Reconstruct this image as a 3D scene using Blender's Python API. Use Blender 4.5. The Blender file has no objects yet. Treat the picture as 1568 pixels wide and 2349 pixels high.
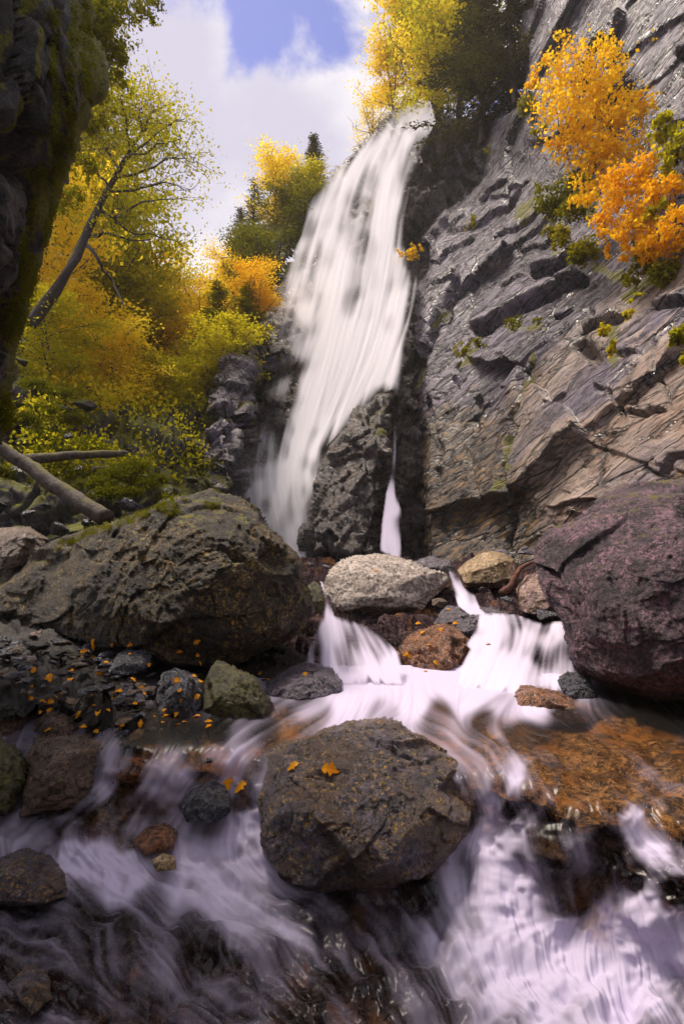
import bpy, bmesh, math, random
import numpy as np
from mathutils import Vector

# ------------------------------------------------------------------ camera, world, sun
S = bpy.context.scene
COL = S.collection
FPX, CXP, CYP = 1305.0, 784.0, 1174.5          # focal length and centre, in units of a 1568 x 2349 picture
PITCH = math.radians(4.0)
CAM = np.array([0.0, 0.0, 2.0])
cd = bpy.data.cameras.new('camera'); cam = bpy.data.objects.new('camera', cd); COL.objects.link(cam)
cam.location = CAM; cam.rotation_euler = (math.pi / 2 + PITCH, 0, 0)
cd.sensor_fit = 'VERTICAL'; cd.sensor_height = 36; cd.sensor_width = 36; cd.lens = 36 * FPX / 2349
cd.clip_start = 0.05; cd.clip_end = 2000
S.camera = cam

# ------------------------------------------------------------------ projection helpers
_F = np.array([0, math.cos(PITCH), math.sin(PITCH)]); _U = np.array([0, -math.sin(PITCH), math.cos(PITCH)]); _R = np.array([1.0, 0, 0])
def rays(px, py):
    px = np.asarray(px, float); py = np.asarray(py, float)
    return _F + ((px - CXP) / FPX)[..., None] * _R + ((CYP - py) / FPX)[..., None] * _U
def P(px, py, d):
    return CAM + rays(px, py) * np.asarray(d, float)[..., None]
def V(px, py, d):
    return Vector(P(px, py, d))
def dz(px, py, z):                       # depth at which the ray through (px, py) reaches height z below the camera
    return z / rays(px, py)[..., 2]

SUN_EL, SUN_AZ = math.radians(65), math.radians(-60)   # azimuth from +Y towards +X
W = bpy.data.worlds.new('World'); S.world = W; W.use_nodes = True
nt = W.node_tree; nt.nodes.clear()
def N(nt, t, **k):
    n = nt.nodes.new(t)
    for a, v in k.items():
        setattr(n, a, v)
    return n
def world():
    L = nt.links.new
    out = N(nt, 'ShaderNodeOutputWorld'); bg = N(nt, 'ShaderNodeBackground')
    sky = N(nt, 'ShaderNodeTexSky', sky_type='NISHITA', sun_disc=False)
    sky.sun_elevation = SUN_EL; sky.sun_rotation = SUN_AZ
    sky.air_density = 1.2; sky.dust_density = 0.6; sky.ozone_density = 2.5
    tc = N(nt, 'ShaderNodeTexCoord'); mp = N(nt, 'ShaderNodeMapping')
    mp.inputs['Scale'].default_value = (1, 1, 1.5); mp.inputs['Location'].default_value = (3.30, 1.15, 0.35)
    L(tc.outputs['Generated'], mp.inputs['Vector'])
    n1 = N(nt, 'ShaderNodeTexNoise'); n1.inputs['Scale'].default_value = 3.6; n1.inputs['Detail'].default_value = 12
    n1.inputs['Roughness'].default_value = 0.55; n1.inputs['Distortion'].default_value = 0.2
    L(mp.outputs[0], n1.inputs['Vector'])
    r1 = N(nt, 'ShaderNodeMapRange', interpolation_type='SMOOTHSTEP')
    r1.inputs['From Min'].default_value = 0.455; r1.inputs['From Max'].default_value = 0.56
    hole = Vector((float(rays(655, 25)[0]), float(rays(655, 25)[1]), float(rays(655, 25)[2]))).normalized()
    ds = N(nt, 'ShaderNodeVectorMath', operation='DISTANCE'); L(tc.outputs['Generated'], ds.inputs[0]); ds.inputs[1].default_value = hole
    hr = N(nt, 'ShaderNodeMapRange', interpolation_type='SMOOTHSTEP'); L(ds.outputs['Value'], hr.inputs['Value'])
    for k_, x_ in zip(('From Min', 'From Max', 'To Min', 'To Max'), (.0, .20, .012, .15)): hr.inputs[k_].default_value = x_
    ad = N(nt, 'ShaderNodeMath', operation='ADD'); L(n1.outputs[0], ad.inputs[0]); L(hr.outputs[0], ad.inputs[1])
    L(ad.outputs[0], r1.inputs['Value'])
    n2 = N(nt, 'ShaderNodeTexNoise'); n2.inputs['Scale'].default_value = 3.4; n2.inputs['Detail'].default_value = 8
    mp2 = N(nt, 'ShaderNodeMapping'); mp2.inputs['Location'].default_value = (1.3, 6.1, 2.2)
    L(tc.outputs['Generated'], mp2.inputs['Vector']); L(mp2.outputs[0], n2.inputs['Vector'])
    r2 = N(nt, 'ShaderNodeMapRange', interpolation_type='SMOOTHSTEP')
    r2.inputs['From Min'].default_value = 0.36; r2.inputs['From Max'].default_value = 0.62
    L(n2.outputs[0], r2.inputs['Value'])
    cc = N(nt, 'ShaderNodeMix', data_type='RGBA')
    cc.inputs[6].default_value = (4.0, 3.8, 4.6, 1); cc.inputs[7].default_value = (6.3, 6.0, 6.1, 1)
    L(r2.outputs[0], cc.inputs[0])
    mx = N(nt, 'ShaderNodeMix', data_type='RGBA')
    tn = N(nt, 'ShaderNodeMix', data_type='RGBA', blend_type='MULTIPLY'); tn.inputs[0].default_value = 1; tn.inputs[7].default_value = (.85, .68, .92, 1)
    L(sky.outputs[0], tn.inputs[6]); L(r1.outputs[0], mx.inputs[0]); L(tn.outputs[2], mx.inputs[6]); L(cc.outputs[2], mx.inputs[7])
    L(mx.outputs[2], bg.inputs['Color']); bg.inputs['Strength'].default_value = 0.085
    L(bg.outputs[0], out.inputs['Surface'])
world()
sl = bpy.data.lights.new('sun', 'SUN'); sun = bpy.data.objects.new('sun', sl); COL.objects.link(sun)
sl.energy = 2.9; sl.angle = math.radians(20); sl.color = (1.0, 0.87, 0.74)
_sd = Vector((math.cos(SUN_EL) * math.sin(SUN_AZ), math.cos(SUN_EL) * math.cos(SUN_AZ), math.sin(SUN_EL)))
sun.rotation_euler = _sd.to_track_quat('Z', 'Y').to_euler()
S.view_settings.view_transform = 'Standard'; S.view_settings.look = 'None'
S.view_settings.exposure = 1.05; S.view_settings.gamma = 1.0; S.view_settings.use_curve_mapping = False
S.render.engine = 'CYCLES'
S.cycles.transparent_max_bounces = 24; S.cycles.max_bounces = 6
S.cycles.diffuse_bounces = 3; S.cycles.glossy_bounces = 2; S.cycles.transmission_bounces = 4
S.cycles.sample_clamp_indirect = 6; S.cycles.caustics_reflective = False; S.cycles.caustics_refractive = False

# ------------------------------------------------------------------ noise (numpy)
def _h(ix, iy, iz, s):
    x = (ix.astype(np.int64) * 73856093) ^ (iy.astype(np.int64) * 19349663) ^ (iz.astype(np.int64) * 83492791) ^ (s * 2654435761)
    x &= 0xFFFFFFFF
    x = ((x ^ (x >> 16)) * 0x45d9f3b) & 0xFFFFFFFF
    x = ((x ^ (x >> 16)) * 0x45d9f3b) & 0xFFFFFFFF
    return ((x ^ (x >> 16)) & 0xFFFFFF) / float(0xFFFFFF)
def vnoise(p, s=0):
    i = np.floor(p).astype(np.int64); f = p - i; f = f * f * f * (f * (f * 6 - 15) + 10)
    r = 0
    for a in (0, 1):
        wx = f[:, 0] if a else 1 - f[:, 0]
        for b in (0, 1):
            wy = f[:, 1] if b else 1 - f[:, 1]
            for c in (0, 1):
                wz = f[:, 2] if c else 1 - f[:, 2]
                r = r + wx * wy * wz * _h(i[:, 0] + a, i[:, 1] + b, i[:, 2] + c, s)
    return r * 2 - 1
def fbm(p, o=4, s=0, g=0.5):
    r = 0; a = 1
    for k in range(o):
        r = r + a * vnoise(p * (2.03 ** k) + k * 7.7, s + k); a *= g
    return r
def worley(p, s=0):
    i = np.floor(p).astype(np.int64); n = len(p)
    f1 = np.full(n, 9.0); f2 = np.full(n, 9.0); rid = np.zeros(n); tilt = np.zeros(n)
    for a in (-1, 0, 1):
        for b in (-1, 0, 1):
            for c in (-1, 0, 1):
                x, y, z = i[:, 0] + a, i[:, 1] + b, i[:, 2] + c
                dx = x + _h(x, y, z, s + 1) - p[:, 0]; dy = y + _h(x, y, z, s + 2) - p[:, 1]; dw = z + _h(x, y, z, s + 3) - p[:, 2]
                d = dx * dx + dy * dy + dw * dw
                m = d < f1
                f2 = np.where(m, f1, np.minimum(f2, d)); f1 = np.where(m, d, f1)
                h = _h(x, y, z, s + 4); h2 = _h(x, y, z, s + 5) - .5; h3 = _h(x, y, z, s + 6) - .5
                rid = np.where(m, h, rid); tilt = np.where(m, dx * h2 + dw * h3 + dy * (h - .5), tilt)
    return np.sqrt(f1), np.sqrt(f2), rid, tilt
def sstep(a, b, x):
    t = np.clip((x - a) / (b - a), 0, 1); return t * t * (3 - 2 * t)
def strata(p, T, hdir, slope, seed, warp=.3, edge=.07, joint=1.0):
    h = p[:, 0] * hdir[0] + p[:, 1] * hdir[1]
    _, _, jid, _ = worley(np.stack([h / (T * 3), p[:, 2] / (T * 2.2), h * 0], 1), seed + 3)
    s_ = (p[:, 2] - slope * h) / T + warp * fbm(p / (T * 3), 4, seed) + joint * .8 * (jid - .5)
    k = np.floor(s_); f = s_ - k
    a = _h(k, (jid * 997).astype(np.int64), k * 0, seed + 5)
    return T * (.25 + a) * ((1 - f) * sstep(0, edge, f) + (.35 * (jid - .5)))
def rotxz(p, deg):
    a = math.radians(deg); c, s = math.cos(a), math.sin(a)
    return np.stack([c * p[:, 0] + s * p[:, 2], p[:, 1], -s * p[:, 0] + c * p[:, 2]], 1)
def blocks(p, size, stretch=(1, 1, 1), rot=0, seed=0, warp=.25, tilt=1.2, crack=.35, cw=.10):
    q = rotxz(p, rot) / (size * np.array(stretch))
    q = q + warp * np.stack([fbm(q * 1.3, 3, seed + 11), fbm(q * 1.3 + 31, 3, seed + 12), fbm(q * 1.3 + 61, 3, seed + 13)], 1)
    f1, f2, h, t = worley(q, seed)
    return size * ((h - .5) + tilt * t - crack * (1 - sstep(0, cw, f2 - f1)))

# ------------------------------------------------------------------ mesh helpers
def raw_mesh(name, v, faces, k, mat=None, smooth=True, attrs=None):
    me = bpy.data.meshes.new(name); v = np.asarray(v, np.float32); f = np.asarray(faces, np.int32).reshape(-1, k)
    me.vertices.add(len(v)); me.vertices.foreach_set('co', v.ravel())
    me.loops.add(f.size); me.loops.foreach_set('vertex_index', f.ravel())
    me.polygons.add(len(f)); me.polygons.foreach_set('loop_start', np.arange(0, f.size, k, dtype=np.int32))
    me.update(calc_edges=True)
    me.polygons.foreach_set('use_smooth', np.full(len(f), smooth))
    if attrs:
        for a, arr in attrs.items():
            at = me.attributes.new(a, 'FLOAT', 'POINT'); at.data.foreach_set('value', np.asarray(arr, np.float32).ravel())
    if mat: me.materials.append(mat)
    me.validate(); return me
def link(name, me, parent=None, loc=None):
    o = bpy.data.objects.new(name, me); COL.objects.link(o)
    if parent: o.parent = parent
    if loc is not None: o.location = loc
    return o
def tag(o, label=None, cat=None, group=None, kind=None):
    if label: o['label'] = label
    if cat: o['category'] = cat
    if group: o['group'] = group
    if kind: o['kind'] = kind
    return o
def inside(poly, x, y):
    r = np.zeros(x.shape, bool); n = len(poly)
    for i in range(n):
        x1, y1 = poly[i]; x2, y2 = poly[(i + 1) % n]
        if y1 == y2: continue
        c = ((y1 > y) != (y2 > y)) & (x < (x2 - x1) * (y - y1) / (y2 - y1) + x1); r ^= c
    return r
def pdist(poly, x, y, closed=True):
    d = np.full(x.shape, 1e9); n = len(poly)
    for i in range(n if closed else n - 1):
        x1, y1 = poly[i]; x2, y2 = poly[(i + 1) % n]; ex, ey = x2 - x1, y2 - y1
        t = np.clip(((x - x1) * ex + (y - y1) * ey) / (ex * ex + ey * ey + 1e-9), 0, 1)
        d = np.minimum(d, np.hypot(x - x1 - t * ex, y - y1 - t * ey))
    return d
def tps(ctrl, val, x, y, reg=1e-3):
    c = np.asarray(ctrl, float) / 1000; v = np.asarray(val, float); n = len(c)
    def U(r2): return 0.5 * r2 * np.log(r2 + 1e-12)
    r2 = ((c[:, None] - c[None]) ** 2).sum(-1)
    A = np.zeros((n + 3, n + 3)); A[:n, :n] = U(r2) + reg * np.eye(n); A[:n, n] = 1; A[:n, n + 1:] = c
    A[n, :n] = 1; A[n + 1:, :n] = c.T
    w = np.linalg.solve(A, np.r_[v, 0, 0, 0])
    X = x.ravel() / 1000; Y = y.ravel() / 1000; r = w[n] + w[n + 1] * X + w[n + 2] * Y
    for i in range(n): r = r + w[i] * U((X - c[i, 0]) ** 2 + (Y - c[i, 1]) ** 2)
    return r.reshape(x.shape)
def idw(ctrl, vals, x, y, p=3.0, soft=12.0):
    num = 0; den = 0
    vals = np.asarray(vals, float)
    for (cx, cy), v in zip(ctrl, vals):
        w = 1.0 / ((x - cx) ** 2 + (y - cy) ** 2 + soft * soft) ** (p / 2)
        num = num + (w[..., None] * v if np.ndim(v) else w * v); den = den + w
    return num / (den[..., None] if np.ndim(vals[0]) else den)
def blur(a, n=1):
    for _ in range(n):
        b = a.copy(); b[1:-1] = (a[:-2] + 2 * a[1:-1] + a[2:]) / 4; a = b
        b = a.copy(); b[:, 1:-1] = (a[:, :-2] + 2 * a[:, 1:-1] + a[:, 2:]) / 4; a = b
    return a
def grid_faces(mask):
    H, Wd = mask.shape; idx = -np.ones(mask.shape, np.int64)
    cell = mask[:-1, :-1] & mask[1:, :-1] & mask[:-1, 1:] & mask[1:, 1:]
    used = np.zeros(mask.shape, bool)
    used[:-1, :-1] |= cell; used[1:, :-1] |= cell; used[:-1, 1:] |= cell; used[1:, 1:] |= cell
    idx[used] = np.arange(used.sum())
    f = np.stack([idx[:-1, :-1][cell], idx[1:, :-1][cell], idx[1:, 1:][cell], idx[:-1, 1:][cell]], 1)
    return used, f
def normals(Pg):
    du = np.gradient(Pg, axis=1); dv = np.gradient(Pg, axis=0)
    n = np.cross(dv, du); n /= np.linalg.norm(n, axis=-1, keepdims=True) + 1e-12
    s = np.sign(((CAM - Pg) * n).sum(-1, keepdims=True)); return n * s
class Relief:
    """a sheet of terrain or water: a grid of view rays, each cut off at a depth interpolated so that planes stay planes"""
    def __init__(s, box, step, ctrl, poly=None, edge=0, back=0, jag=0, reg=1e-3, seed=3):
        x0, y0, x1, y1 = box
        s.x, s.y = np.meshgrid(np.arange(x0, x1 + step, step, float), np.arange(y0, y1 + step, step, float))
        c = [(a[0], a[1]) for a in ctrl]
        w = [1 / (a[2] if a[2] > 0 else float(dz(a[0], a[1], a[2]))) for a in ctrl]
        s.w = np.clip(tps(c, w, s.x, s.y, reg), 1 / 90, 1 / 1.2); s.d = 1 / s.w
        s.mask = np.ones(s.x.shape, bool)
        if poly is not None:
            jx = jy = 0
            if jag:
                q = np.stack([s.x.ravel() / 60, s.y.ravel() / 60, np.full(s.x.size, seed * 1.7)], 1)
                jx = jag * fbm(q, 4, seed, .6).reshape(s.x.shape); jy = jag * fbm(q + 50, 4, seed, .6).reshape(s.x.shape)
            s.mask = inside(poly, s.x + jx, s.y + jy); s.e = pdist(poly, s.x + jx, s.y + jy)
            if edge:
                t = np.clip(1 - s.e / edge, 0, 1); s.d = s.d * (1 + back * (1 - np.sqrt(1 - t * t + 1e-9)))
        s.p = P(s.x, s.y, s.d); s.n = normals(s.p)
    def displace(s, amt, fade=None):
        a = amt.reshape(s.x.shape)
        if fade is not None: a = a * fade
        s.p = s.p + s.n * a[..., None]
    def build(s, name, mat, attrs=None, parent=None, k=4):
        used, f = grid_faces(s.mask)
        at = {a: arr[used] for a, arr in (attrs or {}).items()}
        return link(name, raw_mesh(name, s.p[used], f, 4, mat, True, at), parent)
def lic(noise, fx, fy, L):
    H, Wd = noise.shape; m = np.hypot(fx, fy) + 1e-6; fx = fx / m; fy = fy / m
    gy, gx = np.mgrid[0:H, 0:Wd].astype(float); acc = noise.copy(); wt = 1.0
    for sgn in (1, -1):
        x, y = gx.copy(), gy.copy()
        for k in range(L):
            ix = np.clip(np.rint(x), 0, Wd - 1).astype(int); iy = np.clip(np.rint(y), 0, H - 1).astype(int)
            x += sgn * fx[iy, ix]; y += sgn * fy[iy, ix]
            x = np.clip(x, 0, Wd - 1.001); y = np.clip(y, 0, H - 1.001)
            x0 = x.astype(int); y0 = y.astype(int); u = x - x0; v = y - y0
            w = 0.5 + 0.5 * math.cos(math.pi * k / L)
            acc += w * ((noise[y0, x0] * (1 - u) + noise[y0, x0 + 1] * u) * (1 - v) + (noise[y0 + 1, x0] * (1 - u) + noise[y0 + 1, x0 + 1] * u) * v)
            wt += w
    a = acc / wt; a = (a - a.mean()) / (a.std() + 1e-9); return a
def streaks(shape, fx, fy, seed, L1=30, L2=60, mix=.55):
    r = np.random.default_rng(seed)
    a = lic(blur(r.standard_normal(shape), 1), fx, fy, L1)
    b = lic(blur(r.standard_normal(shape), 5), fx, fy, L2)
    c = mix * a + (1 - mix) * b; return c / c.std()

# ------------------------------------------------------------------ materials
def ramp(nt, fac, stops):
    r = N(nt, 'ShaderNodeValToRGB'); e = r.color_ramp.elements
    while len(e) < len(stops): e.new(0.5)
    for el, (p, c) in zip(e, stops): el.position = p; el.color = (*c, 1)
    nt.links.new(fac, r.inputs[0]); return r.outputs[0]
def noise(nt, vec, scale, detail=6, rough=.6, dist=0):
    n = N(nt, 'ShaderNodeTexNoise'); n.inputs['Scale'].default_value = scale; n.inputs['Detail'].default_value = detail
    n.inputs['Roughness'].default_value = rough; n.inputs['Distortion'].default_value = dist
    nt.links.new(vec, n.inputs['Vector']); return n.outputs[0]
def mrange(nt, v, a, b, c=0., d=1., smooth=True):
    m = N(nt, 'ShaderNodeMapRange', interpolation_type='SMOOTHSTEP' if smooth else 'LINEAR')
    nt.links.new(v, m.inputs['Value'])
    for k, x in zip(('From Min', 'From Max', 'To Min', 'To Max'), (a, b, c, d)): m.inputs[k].default_value = x
    return m.outputs[0]
def mth(nt, op, a, b=None):
    m = N(nt, 'ShaderNodeMath', operation=op)
    for i, x in enumerate((a, b)):
        if x is None: continue
        if isinstance(x, (int, float)): m.inputs[i].default_value = x
        else: nt.links.new(x, m.inputs[i])
    return m.outputs[0]
def mixc(nt, f, a, b):
    m = N(nt, 'ShaderNodeMix', data_type='RGBA')
    for i, x in ((0, f), (6, a), (7, b)):
        if isinstance(x, (int, float)): m.inputs[i].default_value = x
        elif isinstance(x, tuple): m.inputs[i].default_value = (*x, 1)
        else: nt.links.new(x, m.inputs[i])
    return m.outputs[2]
def new_mat(name):
    m = bpy.data.materials.new(name); m.use_nodes = True; m.node_tree.nodes.clear(); return m, m.node_tree
def rock_mat(name, dark, mid, light, lichen=None, lich=(.58, .66), moss=None, mosst=(.62, .8), mossn=.35, rough=.55, scale=1.0,
             bump=.6, coat=0.0, stretch=(1, 1, 1), mossattr=False, zone=None, spec=.5, speck=.9, attrs=False, bed=None, crackw=0):
    m, nt = new_mat(name); L = nt.links.new
    out = N(nt, 'ShaderNodeOutputMaterial'); bs = N(nt, 'ShaderNodeBsdfPrincipled'); L(bs.outputs[0], out.inputs[0])
    geo = N(nt, 'ShaderNodeNewGeometry'); mp = N(nt, 'ShaderNodeMapping'); L(geo.outputs['Position'], mp.inputs['Vector'])
    mp.inputs['Scale'].default_value = tuple(scale * s for s in stretch); v = mp.outputs[0]; v0 = v
    if bed:                                          # grain drawn out along the bedding
        e = Vector(bed).normalized().rotation_difference(Vector((1, 0, 0))).to_euler()
        m1 = N(nt, 'ShaderNodeMapping'); m1.inputs['Rotation'].default_value = e; L(v, m1.inputs['Vector'])
        m2 = N(nt, 'ShaderNodeMapping'); m2.inputs['Scale'].default_value = (.35, 1.0, 1.5); L(m1.outputs[0], m2.inputs['Vector']); v = m2.outputs[0]
    n1 = noise(nt, v, 1.1, 8, .62, .3); n2 = noise(nt, v, 9, 9, .72); n3 = noise(nt, v, 42, 5, .7)
    c = ramp(nt, n1, [(.30, dark), (.50, mid), (.68, light)])
    n4 = noise(nt, v, 5.5, 9, .78, .8)
    c = mixc(nt, mrange(nt, n4, .50, .56, 0., .8), c, light)
    c = mixc(nt, mrange(nt, n2, .44, .52, speck, 0.), c, tuple(x * .35 for x in dark))
    c = mixc(nt, mrange(nt, n3, .54, .62, 0., .5), c, tuple(min(1, x * 1.3) for x in light))
    if zone:                                       # broad patches of another rock colour
        zc, zs, za, zb = zone
        c = mixc(nt, mrange(nt, noise(nt, v, zs, 6, .65, .4), za, zb, 0., .85), c, zc)
        c = mixc(nt, mrange(nt, n3, .36, .46, .45, 0.), c, tuple(x * .3 for x in dark))
    if attrs:
        nq = noise(nt, v, 4.5, 8, .7, .5); nq2 = mth(nt, 'MULTIPLY', mth(nt, 'SUBTRACT', nq, .5), 2.2)
        ta = N(nt, 'ShaderNodeAttribute', attribute_name='tan'); f = mrange(nt, mth(nt, 'ADD', ta.outputs['Fac'], nq2), .42, .62)
        tc_ = ramp(nt, n1, [(.3, (.15, .085, .055)), (.5, (.33, .21, .15)), (.68, (.48, .38, .34))])
        tc_ = mixc(nt, mrange(nt, n2, .42, .50, .85, 0.), tc_, (.06, .035, .025))
        c = mixc(nt, f, c, tc_)
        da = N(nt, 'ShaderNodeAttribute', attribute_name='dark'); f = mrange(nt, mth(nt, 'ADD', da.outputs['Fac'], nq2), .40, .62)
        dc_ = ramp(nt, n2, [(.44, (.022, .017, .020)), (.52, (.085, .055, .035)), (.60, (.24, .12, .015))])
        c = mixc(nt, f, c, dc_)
    if lichen:
        nl = noise(nt, v, 14, 8, .75, .6); nb = noise(nt, v, 1.9, 3, .5)
        f = mth(nt, 'MULTIPLY', mrange(nt, nl, lich[0] - .06, lich[1]), mrange(nt, nb, .38, .6))
        c = mixc(nt, f, c, lichen)
    vr = N(nt, 'ShaderNodeTexVoronoi', feature='DISTANCE_TO_EDGE'); vr.inputs['Scale'].default_value = 2.6
    mv = N(nt, 'ShaderNodeVectorMath', operation='ADD'); L(v, mv.inputs[0])
    nn = N(nt, 'ShaderNodeTexNoise'); nn.inputs['Scale'].default_value = 2.5; nn.inputs['Detail'].default_value = 6; L(v, nn.inputs['Vector'])
    sc_ = N(nt, 'ShaderNodeVectorMath', operation='SCALE'); sc_.inputs['Scale'].default_value = .35 if crackw else 1.0; L(nn.outputs['Color'], sc_.inputs[0]); L(sc_.outputs[0], mv.inputs[1])
    L(mv.outputs[0], vr.inputs['Vector'])
    cr = mrange(nt, vr.outputs[0], 0, crackw or .035)
    if crackw:
        v2 = N(nt, 'ShaderNodeTexVoronoi', feature='DISTANCE_TO_EDGE'); v2.inputs['Scale'].default_value = 7.5; L(mv.outputs[0], v2.inputs['Vector'])
        cr = mth(nt, 'MULTIPLY', cr, mth(nt, 'MAXIMUM', mrange(nt, v2.outputs[0], 0, .07), mrange(nt, n1, .45, .55)))
    c = mixc(nt, mth(nt, 'MULTIPLY', mth(nt, 'SUBTRACT', 1, cr), .85 if crackw else .55), c, tuple(x * .2 for x in dark))
    rgh = mrange(nt, n2, .35, .65, rough - .16, rough + .18)
    if moss:
        sx = N(nt, 'ShaderNodeSeparateXYZ'); L(geo.outputs['Normal'], sx.inputs[0])
        nm = noise(nt, v, 3.2, 7, .68)
        if mossattr:
            at = N(nt, 'ShaderNodeAttribute', attribute_name='moss')
            f = mth(nt, 'ADD', mth(nt, 'MULTIPLY', at.outputs['Fac'], 1.0), mth(nt, 'MULTIPLY', mth(nt, 'SUBTRACT', nm, .5), 1.7))
            f = mrange(nt, f, .42, .58)
        else:
            f = mth(nt, 'ADD', sx.outputs['Z'], mth(nt, 'MULTIPLY', mth(nt, 'SUBTRACT', nm, .5), mossn * 6))
            f = mrange(nt, f, mosst[0], mosst[1])
        mc = ramp(nt, noise(nt, v, 30, 6, .7), [(.3, tuple(x * .22 for x in moss)), (.5, moss), (.7, tuple(min(1, x * 1.8) for x in moss))])
        c = mixc(nt, f, c, mc)
        rgh = mth(nt, 'MAXIMUM', rgh, mth(nt, 'MULTIPLY', f, .9))
    L(c, bs.inputs['Base Color']); L(rgh, bs.inputs['Roughness'])
    bs.inputs['Specular IOR Level'].default_value = spec
    hs = mth(nt, 'ADD', mth(nt, 'MULTIPLY', n2, .8), mth(nt, 'ADD', mth(nt, 'MULTIPLY', n3, .3), mth(nt, 'MULTIPLY', cr, .5 if crackw else .18)))
    b = N(nt, 'ShaderNodeBump'); b.inputs['Strength'].default_value = bump; b.inputs['Distance'].default_value = .12 / scale
    L(hs, b.inputs['Height']); L(b.outputs[0], bs.inputs['Normal'])
    if coat:
        bs.inputs['Coat Weight'].default_value = coat; bs.inputs['Coat Roughness'].default_value = .22
    return m
def leaf_mat(name, cols, trans=.5, rough=.6):
    m, nt = new_mat(name); L = nt.links.new
    out = N(nt, 'ShaderNodeOutputMaterial'); geo = N(nt, 'ShaderNodeNewGeometry'); oi = N(nt, 'ShaderNodeObjectInfo')
    tc = N(nt, 'ShaderNodeTexCoord')
    nz = noise(nt, tc.outputs['Object'], .45, 3, .5)
    f = mth(nt, 'ADD', mth(nt, 'MULTIPLY', geo.outputs['Random Per Island'], .42), mth(nt, 'ADD', mth(nt, 'MULTIPLY', mth(nt, 'SUBTRACT', nz, .3), 1.0), mth(nt, 'MULTIPLY', mth(nt, 'SUBTRACT', oi.outputs['Random'], .5), .25)))
    n = len(cols); c = ramp(nt, f, [(i / (n - 1), x) for i, x in enumerate(cols)])
    d = N(nt, 'ShaderNodeBsdfDiffuse'); t = N(nt, 'ShaderNodeBsdfTranslucent'); L(c, d.inputs[0]); L(c, t.inputs[0])
    mx = N(nt, 'ShaderNodeMixShader'); mx.inputs[0].default_value = trans; L(d.outputs[0], mx.inputs[1]); L(t.outputs[0], mx.inputs[2])
    L(mx.outputs[0], out.inputs[0]); return m
def bark_mat(name, a, b, moss=None):
    m, nt = new_mat(name); L = nt.links.new
    out = N(nt, 'ShaderNodeOutputMaterial'); bs = N(nt, 'ShaderNodeBsdfPrincipled'); L(bs.outputs[0], out.inputs[0])
    tc = N(nt, 'ShaderNodeTexCoord'); n1 = noise(nt, tc.outputs['Object'], 14, 8, .7, .5)
    c = ramp(nt, n1, [(.35, a), (.62, b)])
    if moss:
        geo = N(nt, 'ShaderNodeNewGeometry'); sx = N(nt, 'ShaderNodeSeparateXYZ'); L(geo.outputs['Normal'], sx.inputs[0])
        f = mth(nt, 'ADD', sx.outputs['Z'], mth(nt, 'MULTIPLY', mth(nt, 'SUBTRACT', noise(nt, tc.outputs['Object'], 4, 6), .5), 3.))
        c = mixc(nt, mrange(nt, f, .5, .9), c, moss)
    L(c, bs.inputs['Base Color']); bs.inputs['Roughness'].default_value = .8
    bu = N(nt, 'ShaderNodeBump'); bu.inputs['Strength'].default_value = .8; bu.inputs['Distance'].default_value = .03
    L(n1, bu.inputs['Height']); L(bu.outputs[0], bs.inputs['Normal']); return m
def foam_mat(name, col, water=False, tint=(.86, .76, .62), wrough=.28, trl=.25):
    """attribute foam = cover of white water, attribute strand = relief of the strands"""
    m, nt = new_mat(name); L = nt.links.new
    out = N(nt, 'ShaderNodeOutputMaterial')
    at = N(nt, 'ShaderNodeAttribute', attribute_name='foam'); st = N(nt, 'ShaderNodeAttribute', attribute_name='strand')
    bu = N(nt, 'ShaderNodeBump'); bu.inputs['Strength'].default_value = .5; bu.inputs['Distance'].default_value = .0022 if water else .012
    L(st.outputs['Fac'], bu.inputs['Height'])
    d = N(nt, 'ShaderNodeBsdfDiffuse'); d.inputs[0].default_value = (*col, 1); L(bu.outputs[0], d.inputs['Normal'])
    t = N(nt, 'ShaderNodeBsdfTranslucent'); t.inputs[0].default_value = (*col, 1)
    f0 = N(nt, 'ShaderNodeMixShader'); f0.inputs[0].default_value = trl; L(d.outputs[0], f0.inputs[1]); L(t.outputs[0], f0.inputs[2])
    tr = N(nt, 'ShaderNodeBsdfTransparent')
    if water:
        tr.inputs[0].default_value = (*tint, 1)
        g = N(nt, 'ShaderNodeBsdfGlossy'); g.inputs['Roughness'].default_value = wrough; L(bu.outputs[0], g.inputs['Normal'])
        fr = N(nt, 'ShaderNodeFresnel'); fr.inputs['IOR'].default_value = 1.33; L(bu.outputs[0], fr.inputs['Normal'])
        w = N(nt, 'ShaderNodeMixShader'); L(fr.outputs[0], w.inputs[0]); L(tr.outputs[0], w.inputs[1]); L(g.outputs[0], w.inputs[2])
        base = w.outputs[0]
    else: base = tr.outputs[0]
    mx = N(nt, 'ShaderNodeMixShader'); L(at.outputs['Fac'], mx.inputs[0]); L(base, mx.inputs[1]); L(f0.outputs[0], mx.inputs[2])
    L(mx.outputs[0], out.inputs[0]); return m

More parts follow.
